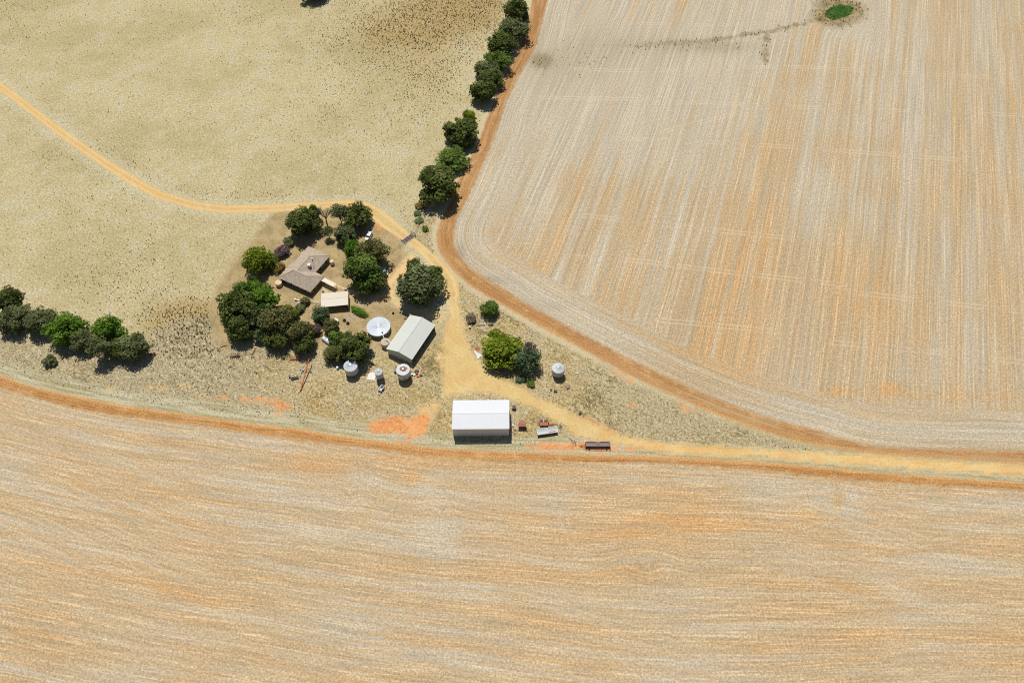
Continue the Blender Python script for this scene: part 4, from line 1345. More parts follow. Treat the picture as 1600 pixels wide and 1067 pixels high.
bush(427, 405, 10, 'dark', 'dark green shrub in the hedge line left of the house', 3, group='shrubs in the house garden')
bush(434, 417, 10, 'red', 'reddish olive shrub right against the house end', 2.5, group='shrubs in the house garden')
bush(425, 418, 8, 'green', 'green shrub beside the bright yellow-green tree', 2.5, group='shrubs in the house garden')
bush(450, 378, 9, 'grey', 'grey shrub at the foot of the dense dark tree above the house', 2.5, group='shrubs in the house garden')
LG = 'trees in the dense clump left of the carport'
tree(369, 480, 29, 'dark', 'largest dark tree on the outer left of the clump by the house', 13, CROWNS[3], group=LG)
tree(376, 512, 22, 'dark', 'dark tree at the lower left of the clump by the house', 9, group=LG)
tree(381, 456, 15, 'green', 'green tree at the upper left of the clump by the house', 9, group=LG)
tree(396, 441, 10, 'dark', 'small dark green tree at the top of the clump by the house', 6, group=LG)
tree(398, 455, 15, 'bright', 'bright green tree at the top of the clump by the house', 8.5, group=LG)
tree(413, 466, 23, 'bright', 'large bright green tree in the clump facing the house wall', 9, CROWNS[4], group=LG)
tree(399, 499, 16, 'grey', 'grey-green tree in the middle of the clump by the house', 9, group=LG)
tree(412, 488, 10, 'pale', 'pale green small tree in the middle of the clump by the house', 8.5, group=LG)
tree(429, 502, 27, 'olive', 'large olive tree at the centre bottom of the clump by the house', 12, CROWNS[5], group=LG)
tree(407, 524, 10, 'pale', 'pale green low tree at the bottom of the clump by the house', 5, group=LG)
tree(430, 526, 20, 'dark', 'dark tree under the large olive tree in the clump', 8, group=LG)
tree(449, 485, 10, 'lime', 'yellow-green small tree on the carport side of the clump', 5, group=LG)
tree(460, 491, 7, 'lime', 'smallest yellow-green tree at the carport side of the clump', 3.5, group=LG)
tree(470, 520, 21, 'olive', 'grey-olive tree at the right end of the clump', 10, group=LG)
tree(474, 537, 16, 'dark', 'dark tree at the right bottom of the clump above the orange auger', 7, group=LG)
SG = 'trees between the carport and the silos'
tree(501.5, 492, 14, 'blue', 'blue-green round tree just below the carport', 5.5, group=SG)
tree(518, 511, 13, 'olive', 'olive tree beside the small white-roofed hutch', 5.5, group=SG)
tree(527, 530, 15, 'green', 'green tree above the tallest grey silo', 6.5, group=SG)
tree(553, 542, 27, 'dark', 'large dark olive tree hanging over the silo left of the grey shed', 10.5, CROWNS[0], group=SG)
tree(521, 553, 16, 'olive', 'low olive tree left of the silo under the large dark tree', 5, group=SG)
tree(541, 529, 10, 'grey', 'grey-green tree top between the olive tree and the round tank', 6.5, group=SG)
bush(492, 514, 10, 'purple', 'purple bare-looking shrub between the two olive trees', 3.2)
bush(475, 471, 8, 'olive', 'olive shrub growing through the white rail fence', 2.6)
bush(466, 482, 9, 'grey', 'grey shrub beside the pale sand heap', 2.2)
RL = 'trees in the row above the lower field at the left edge'
tree(15, 468, 21, 'dark', 'dark tree at the left edge, highest of the row', 10, group=RL)
tree(20, 498, 24, 'grey', 'grey-green tree at the left edge below the dark one', 9, group=RL)
tree(62, 501, 24, 'grey', 'round grey-green tree, second along the left-hand row', 8.5, group=RL)
tree(105, 513, 27, 'bright', 'bright green tree, first of the two bright ones in the left-hand row', 10, CROWNS[3], group=RL)
tree(128, 533, 19, 'grey', 'grey-green tree between the two bright green trees of the left-hand row', 7.5, group=RL)
tree(170, 517, 23, 'bright', 'bright green tree, second of the two bright ones in the left-hand row', 10, CROWNS[1], group=RL)
tree(153, 541, 20, 'grey', 'grey tree with a visible trunk at the lower side of the left-hand row', 10.5, OPEN[1], group=RL, vert=3.4)
tree(184, 543, 18, 'dark', 'dark tree in front of the last two trees of the left-hand row', 6.5, group=RL)
tree(209, 541, 26, 'grey', 'grey-green tree at the right end of the left-hand row', 8, group=RL)
bush(78, 563, 10, 'grey', 'grey dry shrub standing alone below the left-hand row of trees', 3)
bush(104, 530, 16, 'green', 'green shrub under the first bright tree of the left-hand row', 4)
tree(765, 482, 14, 'green', 'small round green tree alone between the road and the ploughed strip', 5, CROWNS[2])
tree(784, 545, 33, 'lime', 'wide bright yellow-green tree beside the road right of the yard', 8.5, CROWNS[4], aspect=1.0)
tree(772, 562, 16, 'lime', 'low yellow-green tree at the road edge in front of the wide bright one', 4.5)
tree(825, 562, 21, 'blue', 'blue-green tree with pale branches right of the wide yellow-green tree', 9, OPEN[2], pale=True)
tree(829, 545, 11, 'purple', 'small dull grey tree behind the blue-green tree', 5.5, OPEN[0])
bush(803, 557, 10, 'red', 'dull brownish shrub between the yellow-green and the blue-green trees', 2.6)
bush(735, 497, 9, 'brown', 'dead brown shrub near the road below the ploughed corner', 2.2)
bush(815, 592, 8, 'blue', 'low blue-green weed clump below the blue-green tree, left one', 1.2, aspect=1.3)
bush(828, 597, 8, 'green', 'low green weed clump below the blue-green tree, right one', 1.2, aspect=1.3)
bush(657, 322, 8, 'red', 'reddish weedy shrub at the foot of the biggest windbreak tree', 1.6)
bush(655, 345, 7, 'pale', 'pale green weed clump between the lane and the windbreak end', 1.0)
bush(664, 358, 6, 'green', 'green weed clump beside the cattle grid', 1.2)
bush(652, 333, 6, 'pale', 'small pale weed clump left of the biggest windbreak tree', 1.0)
tree(489, -17, 22, 'dark', 'dark paddock tree just beyond the top edge, only its shadow showing', 10)

# clipped hedge below the carport
h0, h1 = at(546, 479.5, .7), at(576, 494, .7)
HG = empty('hedge', ((h0.x + h1.x) / 2, (h0.y + h1.y) / 2, 0), math.atan2(h1.y - h0.y, h1.x - h0.x), 'dense bright green hedge running from the carport towards the round tank', 'hedge')
hl = (h1 - h0).length
c = bpy.data.objects.new('foliage', leaf_mesh('foliage', 91, 26, 2600, .07, .9)); COL.objects.link(c); c.parent = HG
c.scale = (hl * .54, 1.9, 1.0); c.location = (0, 0, .85)
c.material_slots[0].link = 'OBJECT'; c.material_slots[0].material = LEAF['bright']
mb = MB()
for k in range(7): mb.tube((-hl * .42 + k * hl * .14, 0, 0), (-hl * .42 + k * hl * .14 + .1, .1, 1.0), .06, .02, 5)
mb.build('stem', MT['bark'], HG)

def dead_tree(px, py, h, label, seed=3, spread=.24):
    p = at(px, py, 0)
    t = empty('dead_tree', (p.x, p.y, 0), 0, label, 'dead tree')
    rg = random.Random(seed)
    trunk, br = MB(), MB()
    trunk.tube((0, 0, -.1), (.1, .1, h * .38), .32, .24, 8)
    def grow(p0, d, ln, r, lev):
        p1 = p0 + d * ln
        br.tube(p0, p1, r, r * .62, 5)
        if lev == 0: return
        for _ in range(2 + (lev > 1)):
            nd = (d + Vector((rg.uniform(-.5, .5), rg.uniform(-.5, .5), rg.uniform(-.05, .35)))).normalized()
            grow(p1, nd, ln * rg.uniform(.6, .85), r * .62, lev - 1)
    for k in range(6):
        an = k * 1.05 + rg.uniform(-.3, .3)
        d = Vector((math.cos(an) * .55, math.sin(an) * .55, 1)).normalized()
        grow(Vector((.1, .1, h * (.30 + .014 * k))), d, h * .24, .20, 3)
    trunk.build('trunk', MT['dead_wood'], t)
    br.build('branches', MT['dead_wood'], t)
    return t
dead_tree(511, 350, 9.5, 'bare dead tree with upright grey branches beside the lane above the house')
dead_tree(836, 583, 4.5, 'pale dead branches standing in front of the blue-green tree', 8)

# ------------------------------------------------------------------ grass that nobody could count
RGG = np.random.default_rng(77)
def clumps(name, xy, rad, hgt, mat, label, cat, blades=7):
    n = len(xy)
    an = RGG.uniform(0, 2 * np.pi, (n, blades))
    lean = RGG.uniform(.35, 1.0, (n, blades)) * rad[:, None]
    wid = RGG.uniform(.20, .34, (n, blades)) * rad[:, None]
    hz = RGG.uniform(.55, 1.0, (n, blades)) * hgt[:, None]
    ca, sa = np.cos(an), np.sin(an)
    bx, by = xy[:, :1] + ca * lean * .15, xy[:, 1:] + sa * lean * .15
    V = np.empty((n, blades, 4, 3), np.float32)
    V[:, :, 0] = np.stack([bx - sa * wid, by + ca * wid, np.zeros_like(bx)], -1)
    V[:, :, 1] = np.stack([bx + sa * wid, by - ca * wid, np.zeros_like(bx)], -1)
    mx, my = xy[:, :1] + ca * lean * .7, xy[:, 1:] + sa * lean * .7
    V[:, :, 2] = np.stack([mx + sa * wid * .8, my - ca * wid * .8, hz], -1)
    V[:, :, 3] = np.stack([mx - sa * wid * .5, my + ca * wid * .5, hz * .92], -1)
    V = V.reshape(-1, 3)
    m = n * blades
    me = bpy.data.meshes.new(name)
    me.vertices.add(len(V)); me.vertices.foreach_set('co', V.ravel())
    me.loops.add(len(V)); me.loops.foreach_set('vertex_index', np.arange(len(V), dtype=np.int32))
    me.polygons.add(m)
    me.polygons.foreach_set('loop_start', (np.arange(m) * 4).astype(np.int32))
    me.polygons.foreach_set('loop_total', np.full(m, 4, np.int32))
    me.update(calc_edges=True)
    me.attributes.new('rnd', 'FLOAT', 'POINT').data.foreach_set('value', np.repeat(RGG.random(n), blades * 4).astype(np.float32))
    me.materials.append(LEAF[mat])
    o = bpy.data.objects.new(name, me); COL.objects.link(o)
    return tag(o, label, cat, kind='stuff')

def near(xy, arr):
    """ground attribute at points, nearest grid vertex"""
    ix = np.clip(np.searchsorted(GX, xy[:, 0]), 0, nx - 1)
    iy = np.clip(np.searchsorted(GY, xy[:, 1]), 0, ny - 1)
    return arr[iy * nx + ix]

def vnoise(xy, s, seed):
    rg = np.random.default_rng(seed)
    g = rg.random((64, 64))
    u = xy / s
    i = np.floor(u).astype(int); f = u - i; f = f * f * (3 - 2 * f)
    a = g[i[:, 0] % 64, i[:, 1] % 64]; b = g[(i[:, 0] + 1) % 64, i[:, 1] % 64]
    c_ = g[i[:, 0] % 64, (i[:, 1] + 1) % 64]; d = g[(i[:, 0] + 1) % 64, (i[:, 1] + 1) % 64]
    return (a * (1 - f[:, 0]) + b * f[:, 0]) * (1 - f[:, 1]) + (c_ * (1 - f[:, 0]) + d * f[:, 0]) * f[:, 1]

def scatter(n, keep):
    xy = np.stack([RGG.uniform(-320, 320, n), RGG.uniform(60, 432, n)], 1)
    return xy[RGG.random(n) < keep(xy)]

pad = lambda xy: (near(xy, a_rs) < -1.5) & (near(xy, a_ls) < -3) & (near(xy, a_tr) < -.8) & (near(xy, a_gd) < -.5) & (near(xy, a_or) < -.5) & (near(xy, a_sa) < -.5)
def k_tus(xy):
    d = near(xy, a_tus)
    lanes = np.exp(-((near(xy, a_lane) + 4.0) / 2.0) ** 2)
    nz = np.clip(vnoise(xy, 9, 1) * .6 + vnoise(xy, 3.5, 2) * .6 - .22, 0, 1) ** 1.6
    return pad(xy) * np.clip(.05 + .04 * vnoise(xy, 40, 3) + .95 * d + .10 * lanes, 0, .95) * np.clip(.25 + 1.5 * nz + .5 * d, 0, 1.4)
xy = scatter(230000, k_tus)
r = RGG.uniform(.17, .42, len(xy)) * (1 + .35 * np.clip(near(xy, a_tus), 0, 1))
clumps('grass_tussocks', xy, r, r * 0.95, 'tussock', 'dark brown grass tussocks scattered over the straw-coloured paddock', 'tussocks')
print('tussocks', len(xy))
def k_str(xy):
    ro = near(xy, a_ro) > 0
    g = np.clip(vnoise(xy, 6, 5) * .9 + vnoise(xy, 2.0, 6) * .6 - .35, 0, 1)
    return pad(xy) * ro * g * 1.1
xy = scatter(260000, k_str)
r = RGG.uniform(.15, .38, len(xy))
clumps('dry_grass', xy, r, r * .8, 'straw', 'long dry straw-coloured grass on the rough ground round the sheds', 'dry grass', 6)
print('straw', len(xy))
def k_weed(xy):
    po = near(xy, a_po); re_ = near(xy, a_re)
    return np.clip(np.exp(-((po + 4) / 3.5) ** 2) * .35 + (re_ < 3.2) * .35 * (xy[:, 0] > 60) * vnoise(xy, 4, 8) + np.clip(near(xy, a_grey) - .30, 0, 1) * (near(xy, a_rf) > 0) * .5, 0, 1) * (near(xy, a_rf) > 0)
xy = scatter(150000, k_weed)
r = RGG.uniform(.25, .5, len(xy))
clumps('reeds', xy, r, r * 1.6, 'tussock', 'brown reeds along the shallow drain and round the green pond', 'reeds')
xy = scatter(200000, lambda q: (near(q, a_po) > -.5) * .9)
r = RGG.uniform(.3, .6, len(xy))
clumps('pond_weed', xy, r, r * .6, 'green', 'bright green water weed covering the small pond', 'water weed')
xy = scatter(60000, lambda q: pad(q) * (near(q, a_ls) > -8.5) * vnoise(q, 5, 9) * .5 + pad(q) * (np.abs(near(q, a_tr) + 1.9) < .7) * (q[:, 1] < 190) * .10)
r = RGG.uniform(.2, .45, len(xy))
clumps('verge_weeds', xy, r, r * .7, 'olive', 'low green-grey weeds along the verge beside the lower ploughed strip', 'weeds', 5)
# ------------------------------------------------------------------ vehicles
def wheel(parent, p, r, w, axis=Vector((0, 1, 0)), rim='galv'):
    p = Vector(p); a = axis.normalized() * w / 2
    t = MB().tube(p - a, p + a, r, n=16).build('wheel', MT['rubber'], parent)
    MB().tube(p - a * 1.06, p + a * 1.06, r * .58, n=12).build('rim', MT[rim], t)
    return t

def car(px, py, dirpx, kind, label, body='car_white', cat='car'):
    """front points towards dirpx"""
    p = at(px, py, .8); q = at(*dirpx, .8)
    t = empty('car' if kind == 'wagon' else 'ute', (p.x, p.y, 0), math.atan2(q.y - p.y, q.x - p.x), label, cat)
    L, W = 4.8, 1.86
    prof = [(-2.35, .38), (2.30, .38), (2.38, .62), (2.30, .92), (1.15, 1.06), (-2.32, 1.06), (-2.40, .70)]
    if kind == 'ute': prof = [(-.35, .42), (2.30, .38), (2.38, .62), (2.30, .92), (1.15, 1.06), (-.35, 1.06)]
    MB().prism([(x, -W / 2, z) for x, z in prof], (0, W, 0)).build('body', MT[body], t, bevel=.06)
    x0, x1 = (-2.15, 1.05) if kind == 'wagon' else (-.32, 1.05)
    lo = [(x0, -.86, 1.03), (x1 + .15, -.86, 1.03), (x1 + .15, .86, 1.03), (x0, .86, 1.03)]
    hi = [(x0 + .25, -.70, 1.66), (x1 - .55, -.70, 1.66), (x1 - .55, .70, 1.66), (x0 + .25, .70, 1.66)]
    MB().add(lo + hi, [(0, 1, 5, 4), (1, 2, 6, 5), (2, 3, 7, 6), (3, 0, 4, 7), (4, 5, 6, 7)]).build('window', MT['glass'], t)
    MB().box(((x0 + x1 - .30) / 2, 0, 1.69), (x1 - x0 - .70, 1.44, .07)).build('roof', MT[body], t, bevel=.02)
    for s in (-1, 1):
        for x in ([x0 + .12, (x0 + x1) / 2, x1 - .1] if kind == 'wagon' else [x0 + .12, x1 - .1]):
            dx = .18 if x < 0 else -.42
            MB().bar((x, s * .875, 1.04), (x + dx * (0 if x == (x0 + x1) / 2 else 1), s * .715, 1.68), .09).build('pillar', MT[body], t)
        MB().box((2.33, s * .66, .80), (.10, .36, .16)).build('headlight', MT['lamp'], t)
        MB().box((-2.36 if kind == 'wagon' else -2.42, s * .72, .82), (.08, .22, .22)).build('tail_light', MT['lamp_red'], t)
        MB().box((x1 + .05, s * 1.0, 1.10), (.12, .2, .14)).build('mirror', MT[body], t)
        for x in (1.45, -1.45):
            wheel(t, (x, s * .80, .36), .36, .24)
    MB().box((2.36, 0, .48), (.14, 1.7, .2)).build('bumper', MT['steel_dark'], t)
    if kind == 'ute':
        tr = MB().box((-1.42, 0, .82), (2.05, 1.84, .08)).box((-1.42, .90, 1.0), (2.05, .05, .32)).box((-1.42, -.90, 1.0), (2.05, .05, .32)).box((-2.42, 0, 1.0), (.05, 1.84, .32)).build('tray', MT[body], t)
        MB().box((-.40, 0, 1.30), (.06, 1.7, .7)).build('headboard', MT['galv'], tr)
        MB().box((-1.4, 0, .55), (2.0, .8, .2)).build('chassis', MT['steel_dark'], t)
    return t
car(576.3, 369.3, (571.5, 378.5), 'wagon', 'white station wagon parked among the yard trees beside the lane bend')
car(600.8, 424.5, (603.5, 431), 'ute', 'pale blue utility with a tray parked in tree shade by the sandy path', 'pale_blue', 'utility')

# ------------------------------------------------------------------ cattle grid and fences
a, b = at(630.2, 378.4, .1), at(646.2, 367.2, .1)
d = b - a
CG = empty('cattle_grid', ((a.x + b.x) / 2, (a.y + b.y) / 2, 0), math.atan2(d.y, d.x), 'dark steel cattle grid set across the sandy lane', 'cattle grid')
Lg, Wg = d.length, 2.3
MB().box((0, 0, .02), (Lg - .1, Wg - .1, .03)).build('pit', MT['steel_dark'], CG)
for s in (-1, 1):
    MB().box((0, s * (Wg / 2 + .05), .12), (Lg + .3, .22, .22)).build('kerb', MT['steel_blue'], CG)
for k in range(9):
    MB().box((0, -Wg / 2 + .28 + k * (Wg - .56) / 8, .12), (Lg - .1, .10, .10)).build('bar', MT['steel_mid'], CG)
for k in range(4):
    MB().box((-Lg / 2 + (k + .5) * Lg / 4, 0, .20), (.12, Wg - .2, .06)).build('cross_bar', MT['steel_blue'], CG)
for s in (-1, 1):
    w = MB(); w.bar((s * (Lg / 2 + .15), -Wg / 2 - .2, .15), (s * (Lg / 2 + .15), -Wg / 2 - .2, 1.1), .12).bar((s * (Lg / 2 + .15), Wg / 2 + .2, .15), (s * (Lg / 2 + .15), Wg / 2 + .2, 1.1), .12)
    w.bar((s * (Lg / 2 + .15), -Wg / 2 - .2, 1.05), (s * (Lg / 2 + .15), Wg / 2 + .2, 1.05), .08).bar((s * (Lg / 2 + .15), -Wg / 2 - .2, .6), (s * (Lg / 2 + .15), Wg / 2 + .2, .6), .08)
    w.build('side_rail', MT['steel_dark'], CG)

def wire_fence(pts, label, step_m=4.5, rail=False, mat='wood_post', h=1.15, thick=.10):
    P = [at(x, y) for x, y in pts]
    f = empty('fence', P[0], 0, label, 'fence')
    prev = None
    for p, q in zip(P[:-1], P[1:]):
        n = max(1, round((q - p).length / step_m))
        for k in range(n + (q is P[-1])):
            c = p.lerp(q, k / n) - P[0]
            MB().bar((c.x, c.y, -.1), (c.x, c.y, h), thick).build('post', MT[mat], f)
    for z in ((.5, h - .1) if rail else (.45, .8, h - .08)):
        mb = MB()
        for p, q in zip(P[:-1], P[1:]):
            mb.bar(p - P[0] + Vector((0, 0, z)), q - P[0] + Vector((0, 0, z)), .07 if rail else .03, .12 if rail else .03)
        mb.build('rail' if rail else 'wire', MT[mat if rail else 'steel_mid'], f)
    return f
wire_fence([(630, 381.5), (613, 393.5), (604, 400)], 'short post and wire fence from the cattle grid down to the olive tree')
wire_fence([(648, 366), (658, 345), (668, 320)], 'post and wire fence from the cattle grid up to the windbreak')
wire_fence([(649, 371), (664, 383), (676, 395)], 'post and wire fence from the cattle grid along the outer side of the lane')
wire_fence([(473, 470.5), (486, 472.2), (502, 474)], 'low whitish rail fence running from the carport to the sand heap', 3.0, True, 'trim_white', 1.2)
wire_fence([(582, 565), (572, 581)], 'short dark fence line between the silo and the grey shed', 4.0)

# ------------------------------------------------------------------ farm machinery
# dark seed drill at the roadside
a, b = at(914.8, 697.5, .6), at(953.2, 697.5, .6)
L = (b - a).length
SD = empty('seed_drill', ((a.x + b.x) / 2, at(933, 700.5).y + .9, 0), 0, 'long dark seed drill with red edging parked on the orange verge beside the road', 'seed drill')
y0 = 0
MB().prism([(-L / 2 + .1, -.55, .55), (-L / 2 + .1, .45, .55), (-L / 2 + .1, .75, 1.35), (-L / 2 + .1, -.75, 1.25)], (L - .2, 0, 0)).build('hopper', MT['steel_mid'], SD, bevel=.03)
for x0, x1 in ((-L / 2 + .35, -.75), (.75, L / 2 - .35)):
    MB().box(((x0 + x1) / 2, .80, 1.20), (x1 - x0, .40, .12)).build('seed_slot', MT['steel_dark'], SD)
    MB().box(((x0 + x1) / 2, 1.08, 1.32), (x1 - x0 + .3, .14, .14)).build('edge_rail', MT['red_paint'], SD)
MB().box((0, .86, 1.25), (1.4, .5, .16)).build('step_plate', MT['rust_pink'], SD)
for k, (x, w) in enumerate(((-L * .27, .34), (L * .27, .34))):
    MB().box((x, -.15, 1.36), (L * .40, .28, .10)).build('lid', MT['steel_blue'], SD)
for s in (-1, 1):
    MB().box((s * (L / 2 - .02), -.1, .80), (.10, 2.5, 1.15)).build('end_plate', MT['steel_dark'], SD)
    wheel(SD, (s * L * .355, -1.15, .48), .48, .34, Vector((1, 0, 0)), 'steel_dark')
    MB().bar((s * L * .355, -1.1, .5), (s * L * .355, -.4, .8), .14).build('arm', MT['steel_dark'], SD)
MB().bar((-L / 2, -1.55, .45), (L / 2, -1.55, .45), .14).build('rear_rail', MT['rust_orange'], SD)
MB().bar((-L / 2 + .05, .2, .5), (-L / 2 - 1.9, .05, .42), .14).bar((-L / 2 + .05, -.5, .5), (-L / 2 - 1.9, -.05, .42), .14).build('drawbar', MT['rust_orange'], SD)
for k in range(18):
    MB().tube((-L / 2 + .4 + k * (L - .8) / 17, -.35, .02), (-L / 2 + .4 + k * (L - .8) / 17, -.15, .6), .05, n=6).build('tine', MT['rust'], SD)

# silver grain bin trailer with two lids
p = at(854.9, 673.5, 1.0); a, b = at(839.5, 676, 1.4), at(870.5, 671.5, 1.4)
L = (b - a).length
GB = empty('seed_bin', (p.x, p.y, 0), math.atan2(b.y - a.y, b.x - a.x), 'long silver seed bin with pale lids, one streaked with rust, right of the white shed', 'seed bin')
Wb = 2.3
MB().prism([(-L / 2, -.5, .5), (-L / 2, .5, .5), (-L / 2, Wb / 2, 1.25), (-L / 2, -Wb / 2, 1.25)], (L, 0, 0)).build('hopper', MT['steel_blue'], GB, bevel=.03)
for s in (-1, 1):
    MB().box((s * L / 4, -.62, 1.36), (L / 2 - .10, 1.02, .10), m=Matrix.Rotation(.10, 3, 'X')).build('lid', MT['bin_white'], GB)
    MB().box((s * L / 4, .58, 1.16), (L / 2 - .25, .95, .14)).build('bay_shade_plate', MT['steel_dark'], GB)  # solid dark plate, its colour stands in for the shade inside the bay
    MB().box((s * L / 2, 0, 1.22), (.12, Wb + .1, .62)).build('end_plate', MT['galv'], GB)
    MB().box((s * L * .35, 0, .28), (.3, 1.6, .56)).build('skid', MT['steel_dark'], GB)
MB().box((L * .24, -.66, 1.425), (L * .34, .30, .03), m=Matrix.Rotation(.10, 3, 'X')).build('rust_streak', MT['rust_orange'], GB)
MB().box((0, .6, 1.28), (.16, 1.1, .22)).build('divider', MT['galv'], GB)
MB().box((0, Wb / 2, 1.30), (L, .10, .16)).build('rear_rail', MT['galv'], GB)
MB().box((0, -Wb / 2 + .02, 1.16), (L + .04, .06, .34)).build('front_panel', MT['galv_side'], GB)

# rusty twin seed box with a drawbar
p = at(849.7, 660, .8)
RB = empty('rusty_seeder', (p.x, p.y, 0), .03, 'rusty orange twin-box seeder with a drawbar, behind the long silver seed bin', 'seeder')
MB().box((0, -.55, .55), (3.1, 1.3, .5)).build('box_front', MT['rust_orange'], RB, bevel=.04)
MB().box((0, .55, .40), (2.9, 1.0, .5)).build('box_rear', MT['rust'], RB)
for s in (-1, 1):
    MB().box((s * .74, .62, .70), (1.2, 1.0, .14)).build('bin_shade_plate', MT['steel_dark'], RB)  # dark slab gives the bin opening its shaded depth by colour
    MB().box((s * 1.5, .6, .76), (.12, 1.2, .28)).build('side_plate', MT['rust_orange'], RB)
    wheel(RB, (s * 1.75, -.2, .42), .42, .22, Vector((1, 0, 0)), 'rust')
MB().box((0, .6, .80), (.14, 1.2, .2)).build('divider', MT['galv'], RB)
MB().bar((0, 1.1, .5), (-.15, 3.0, .5), .16).build('drawbar', MT['rust_orange'], RB)
MB().box((2.55, -.55, .35), (1.7, .7, .16)).bar((1.5, -.5, .4), (4.6, -.55, .4), .16).build('side_frame', MT['rust_orange'], RB)

# round-backed rusty bin with a chute
p = at(815.8, 661.5, 1.9)
HB = empty('rusty_hopper', (p.x, p.y, 0), .02, 'faded red hopper with rounded back and pale side chute by the white shed', 'hopper')
ring = [(-1.35, -1.15), (1.35, -1.15), (1.35, .1)] + [(1.35 * math.cos(t), .1 + 1.25 * math.sin(t)) for t in (math.pi * k / 10 for k in range(1, 10))] + [(-1.35, .1)]
MB().prism([(x, y, .75) for x, y in ring], (0, 0, 1.05)).build('body', MT['rust'], HB)
MB().prism([(x * 1.03, y * 1.03, 1.81) for x, y in ring], (0, 0, .08)).build('lid', MT['rust_pink'], HB)
MB().box((0, -.42, 1.93), (2.6, .10, .08)).build('seam', MT['rust'], HB)
MB().box((0, -.95, 1.925), (2.7, .5, .05)).build('hatch', MT['rust_orange'], HB)
for x in (-1.1, 1.1):
    for y in (-.9, .7):
        MB().bar((x, y, 0), (x, y, .8), .14).build('leg', MT['steel_dark'], HB)
MB().bar((-.9, -1.25, 1.1), (-3.2, -1.0, 1.6), .30, .14).build('chute', MT['galv'], HB)
MB().bar((-3.1, -.9, 0), (-3.1, -.9, 1.5), .08).build('prop', MT['steel_dark'], HB)
MB().tube((-3.3, .1, 0), (-3.3, .1, .75), .26, n=12).build('drum', MT['trim_white'], HB)

p = at(803, 637, .9)
SB = empty('small_bin', (p.x, p.y, 0), 0, 'small dark steel bin with a rusty front right against the white shed end', 'bin')
MB().box((0, .25, .75), (1.3, 1.0, .9)).build('body', MT['steel_dark'], SB)
MB().box((0, -.33, .95), (1.25, .14, .5)).build('front', MT['rust_pink'], SB)
MB().box((-.75, .1, 1.1), (.3, .3, .3)).build('cap', MT['trim_white'], SB)
for s in (-1, 1): MB().bar((s * .5, -.3, 0), (s * .5, -.3, .5), .12).build('leg', MT['steel_dark'], SB)

# orange auger propped on a wheeled frame
a = at(470.2, 608.8, .25); b = at(483.0, 560.5, 3.2)
AU = empty('grain_auger', (a.x, a.y, 0), 0, 'long orange grain auger propped up at an angle on the rough grass', 'grain auger')
o = Vector((a.x, a.y, 0))
A0, B0 = a - o, b - o
MB().tube(A0, B0, .20, n=12).build('tube', MT['orange_paint'], AU)
D = (B0 - A0).normalized()
MB().tube(A0 - D * .5, A0 + D * .1, .26, n=12).build('intake', MT['steel_dark'], AU)
MB().tube(B0, B0 + Vector((.1, .1, -.7)), .2, .24, 10).build('spout', MT['steel_dark'], AU)
for k in (.3, .62):
    p = A0.lerp(B0, k)
    MB().box(p, (.5, .26, .46)).build('clamp', MT['rust_orange'], AU)
p = A0.lerp(B0, .72)
sd_ = Vector((D.y, -D.x, 0)).normalized()
for s in (-1, 1):
    MB().bar(p, Vector((p.x, p.y, .4)) + sd_ * s * .9 + Vector((.3, -.6, 0)), .09).build('strut', MT['steel_mid'], AU)
    wheel(AU, Vector((p.x, p.y, .36)) + sd_ * s * .95 + Vector((.3, -.6, 0)), .36, .18, sd_, 'rust')
MB().bar(Vector((p.x, p.y, .4)) - sd_ * .95 + Vector((.3, -.6, 0)), Vector((p.x, p.y, .4)) + sd_ * .95 + Vector((.3, -.6, 0)), .09).build('axle', MT['steel_mid'], AU)

# trailer with pale rails below the smallest silo
a, b = at(599.5, 601, .5), at(590.5, 615.5, .5)
TR = empty('trailer', ((a.x + b.x) / 2, (a.y + b.y) / 2, 0), math.atan2(b.y - a.y, b.x - a.x), 'narrow dark trailer with pale rails parked below the smallest silo', 'trailer')
L = (b - a).length
MB().box((-.3, 0, .62), (L * .62, 1.5, .10)).build('deck', MT['steel_dark'], TR)
MB().box((-.3, -.62, .84), (L * .62, .16, .10)).build('rail', MT['trim_white'], TR)
MB().box((-.2, .62, .84), (L * .56, .16, .10)).build('rail', MT['tarp'], TR)
MB().box((-.3 - L * .31, 0, .80), (.08, 1.5, .3)).build('tailboard', MT['galv'], TR)
MB().box((.2, .1, .78), (L * .22, .7, .22)).build('load', MT['bin_white'], TR)
MB().bar((L * .27, -.6, .55), (L * .52, 0, .5), .10).bar((L * .27, .6, .55), (L * .52, 0, .5), .10).build('drawbar', MT['galv'], TR)
for s in (-1, 1):
    wheel(TR, (-.5, s * .9, .36), .36, .2)
    MB().box((-.5, s * .9, .78), (.9, .26, .05)).build('mudguard', MT['steel_dark'], TR)
MB().bar((L * .48, 0, 0), (L * .48, 0, .55), .08).build('jockey_stand', MT['galv'], TR)

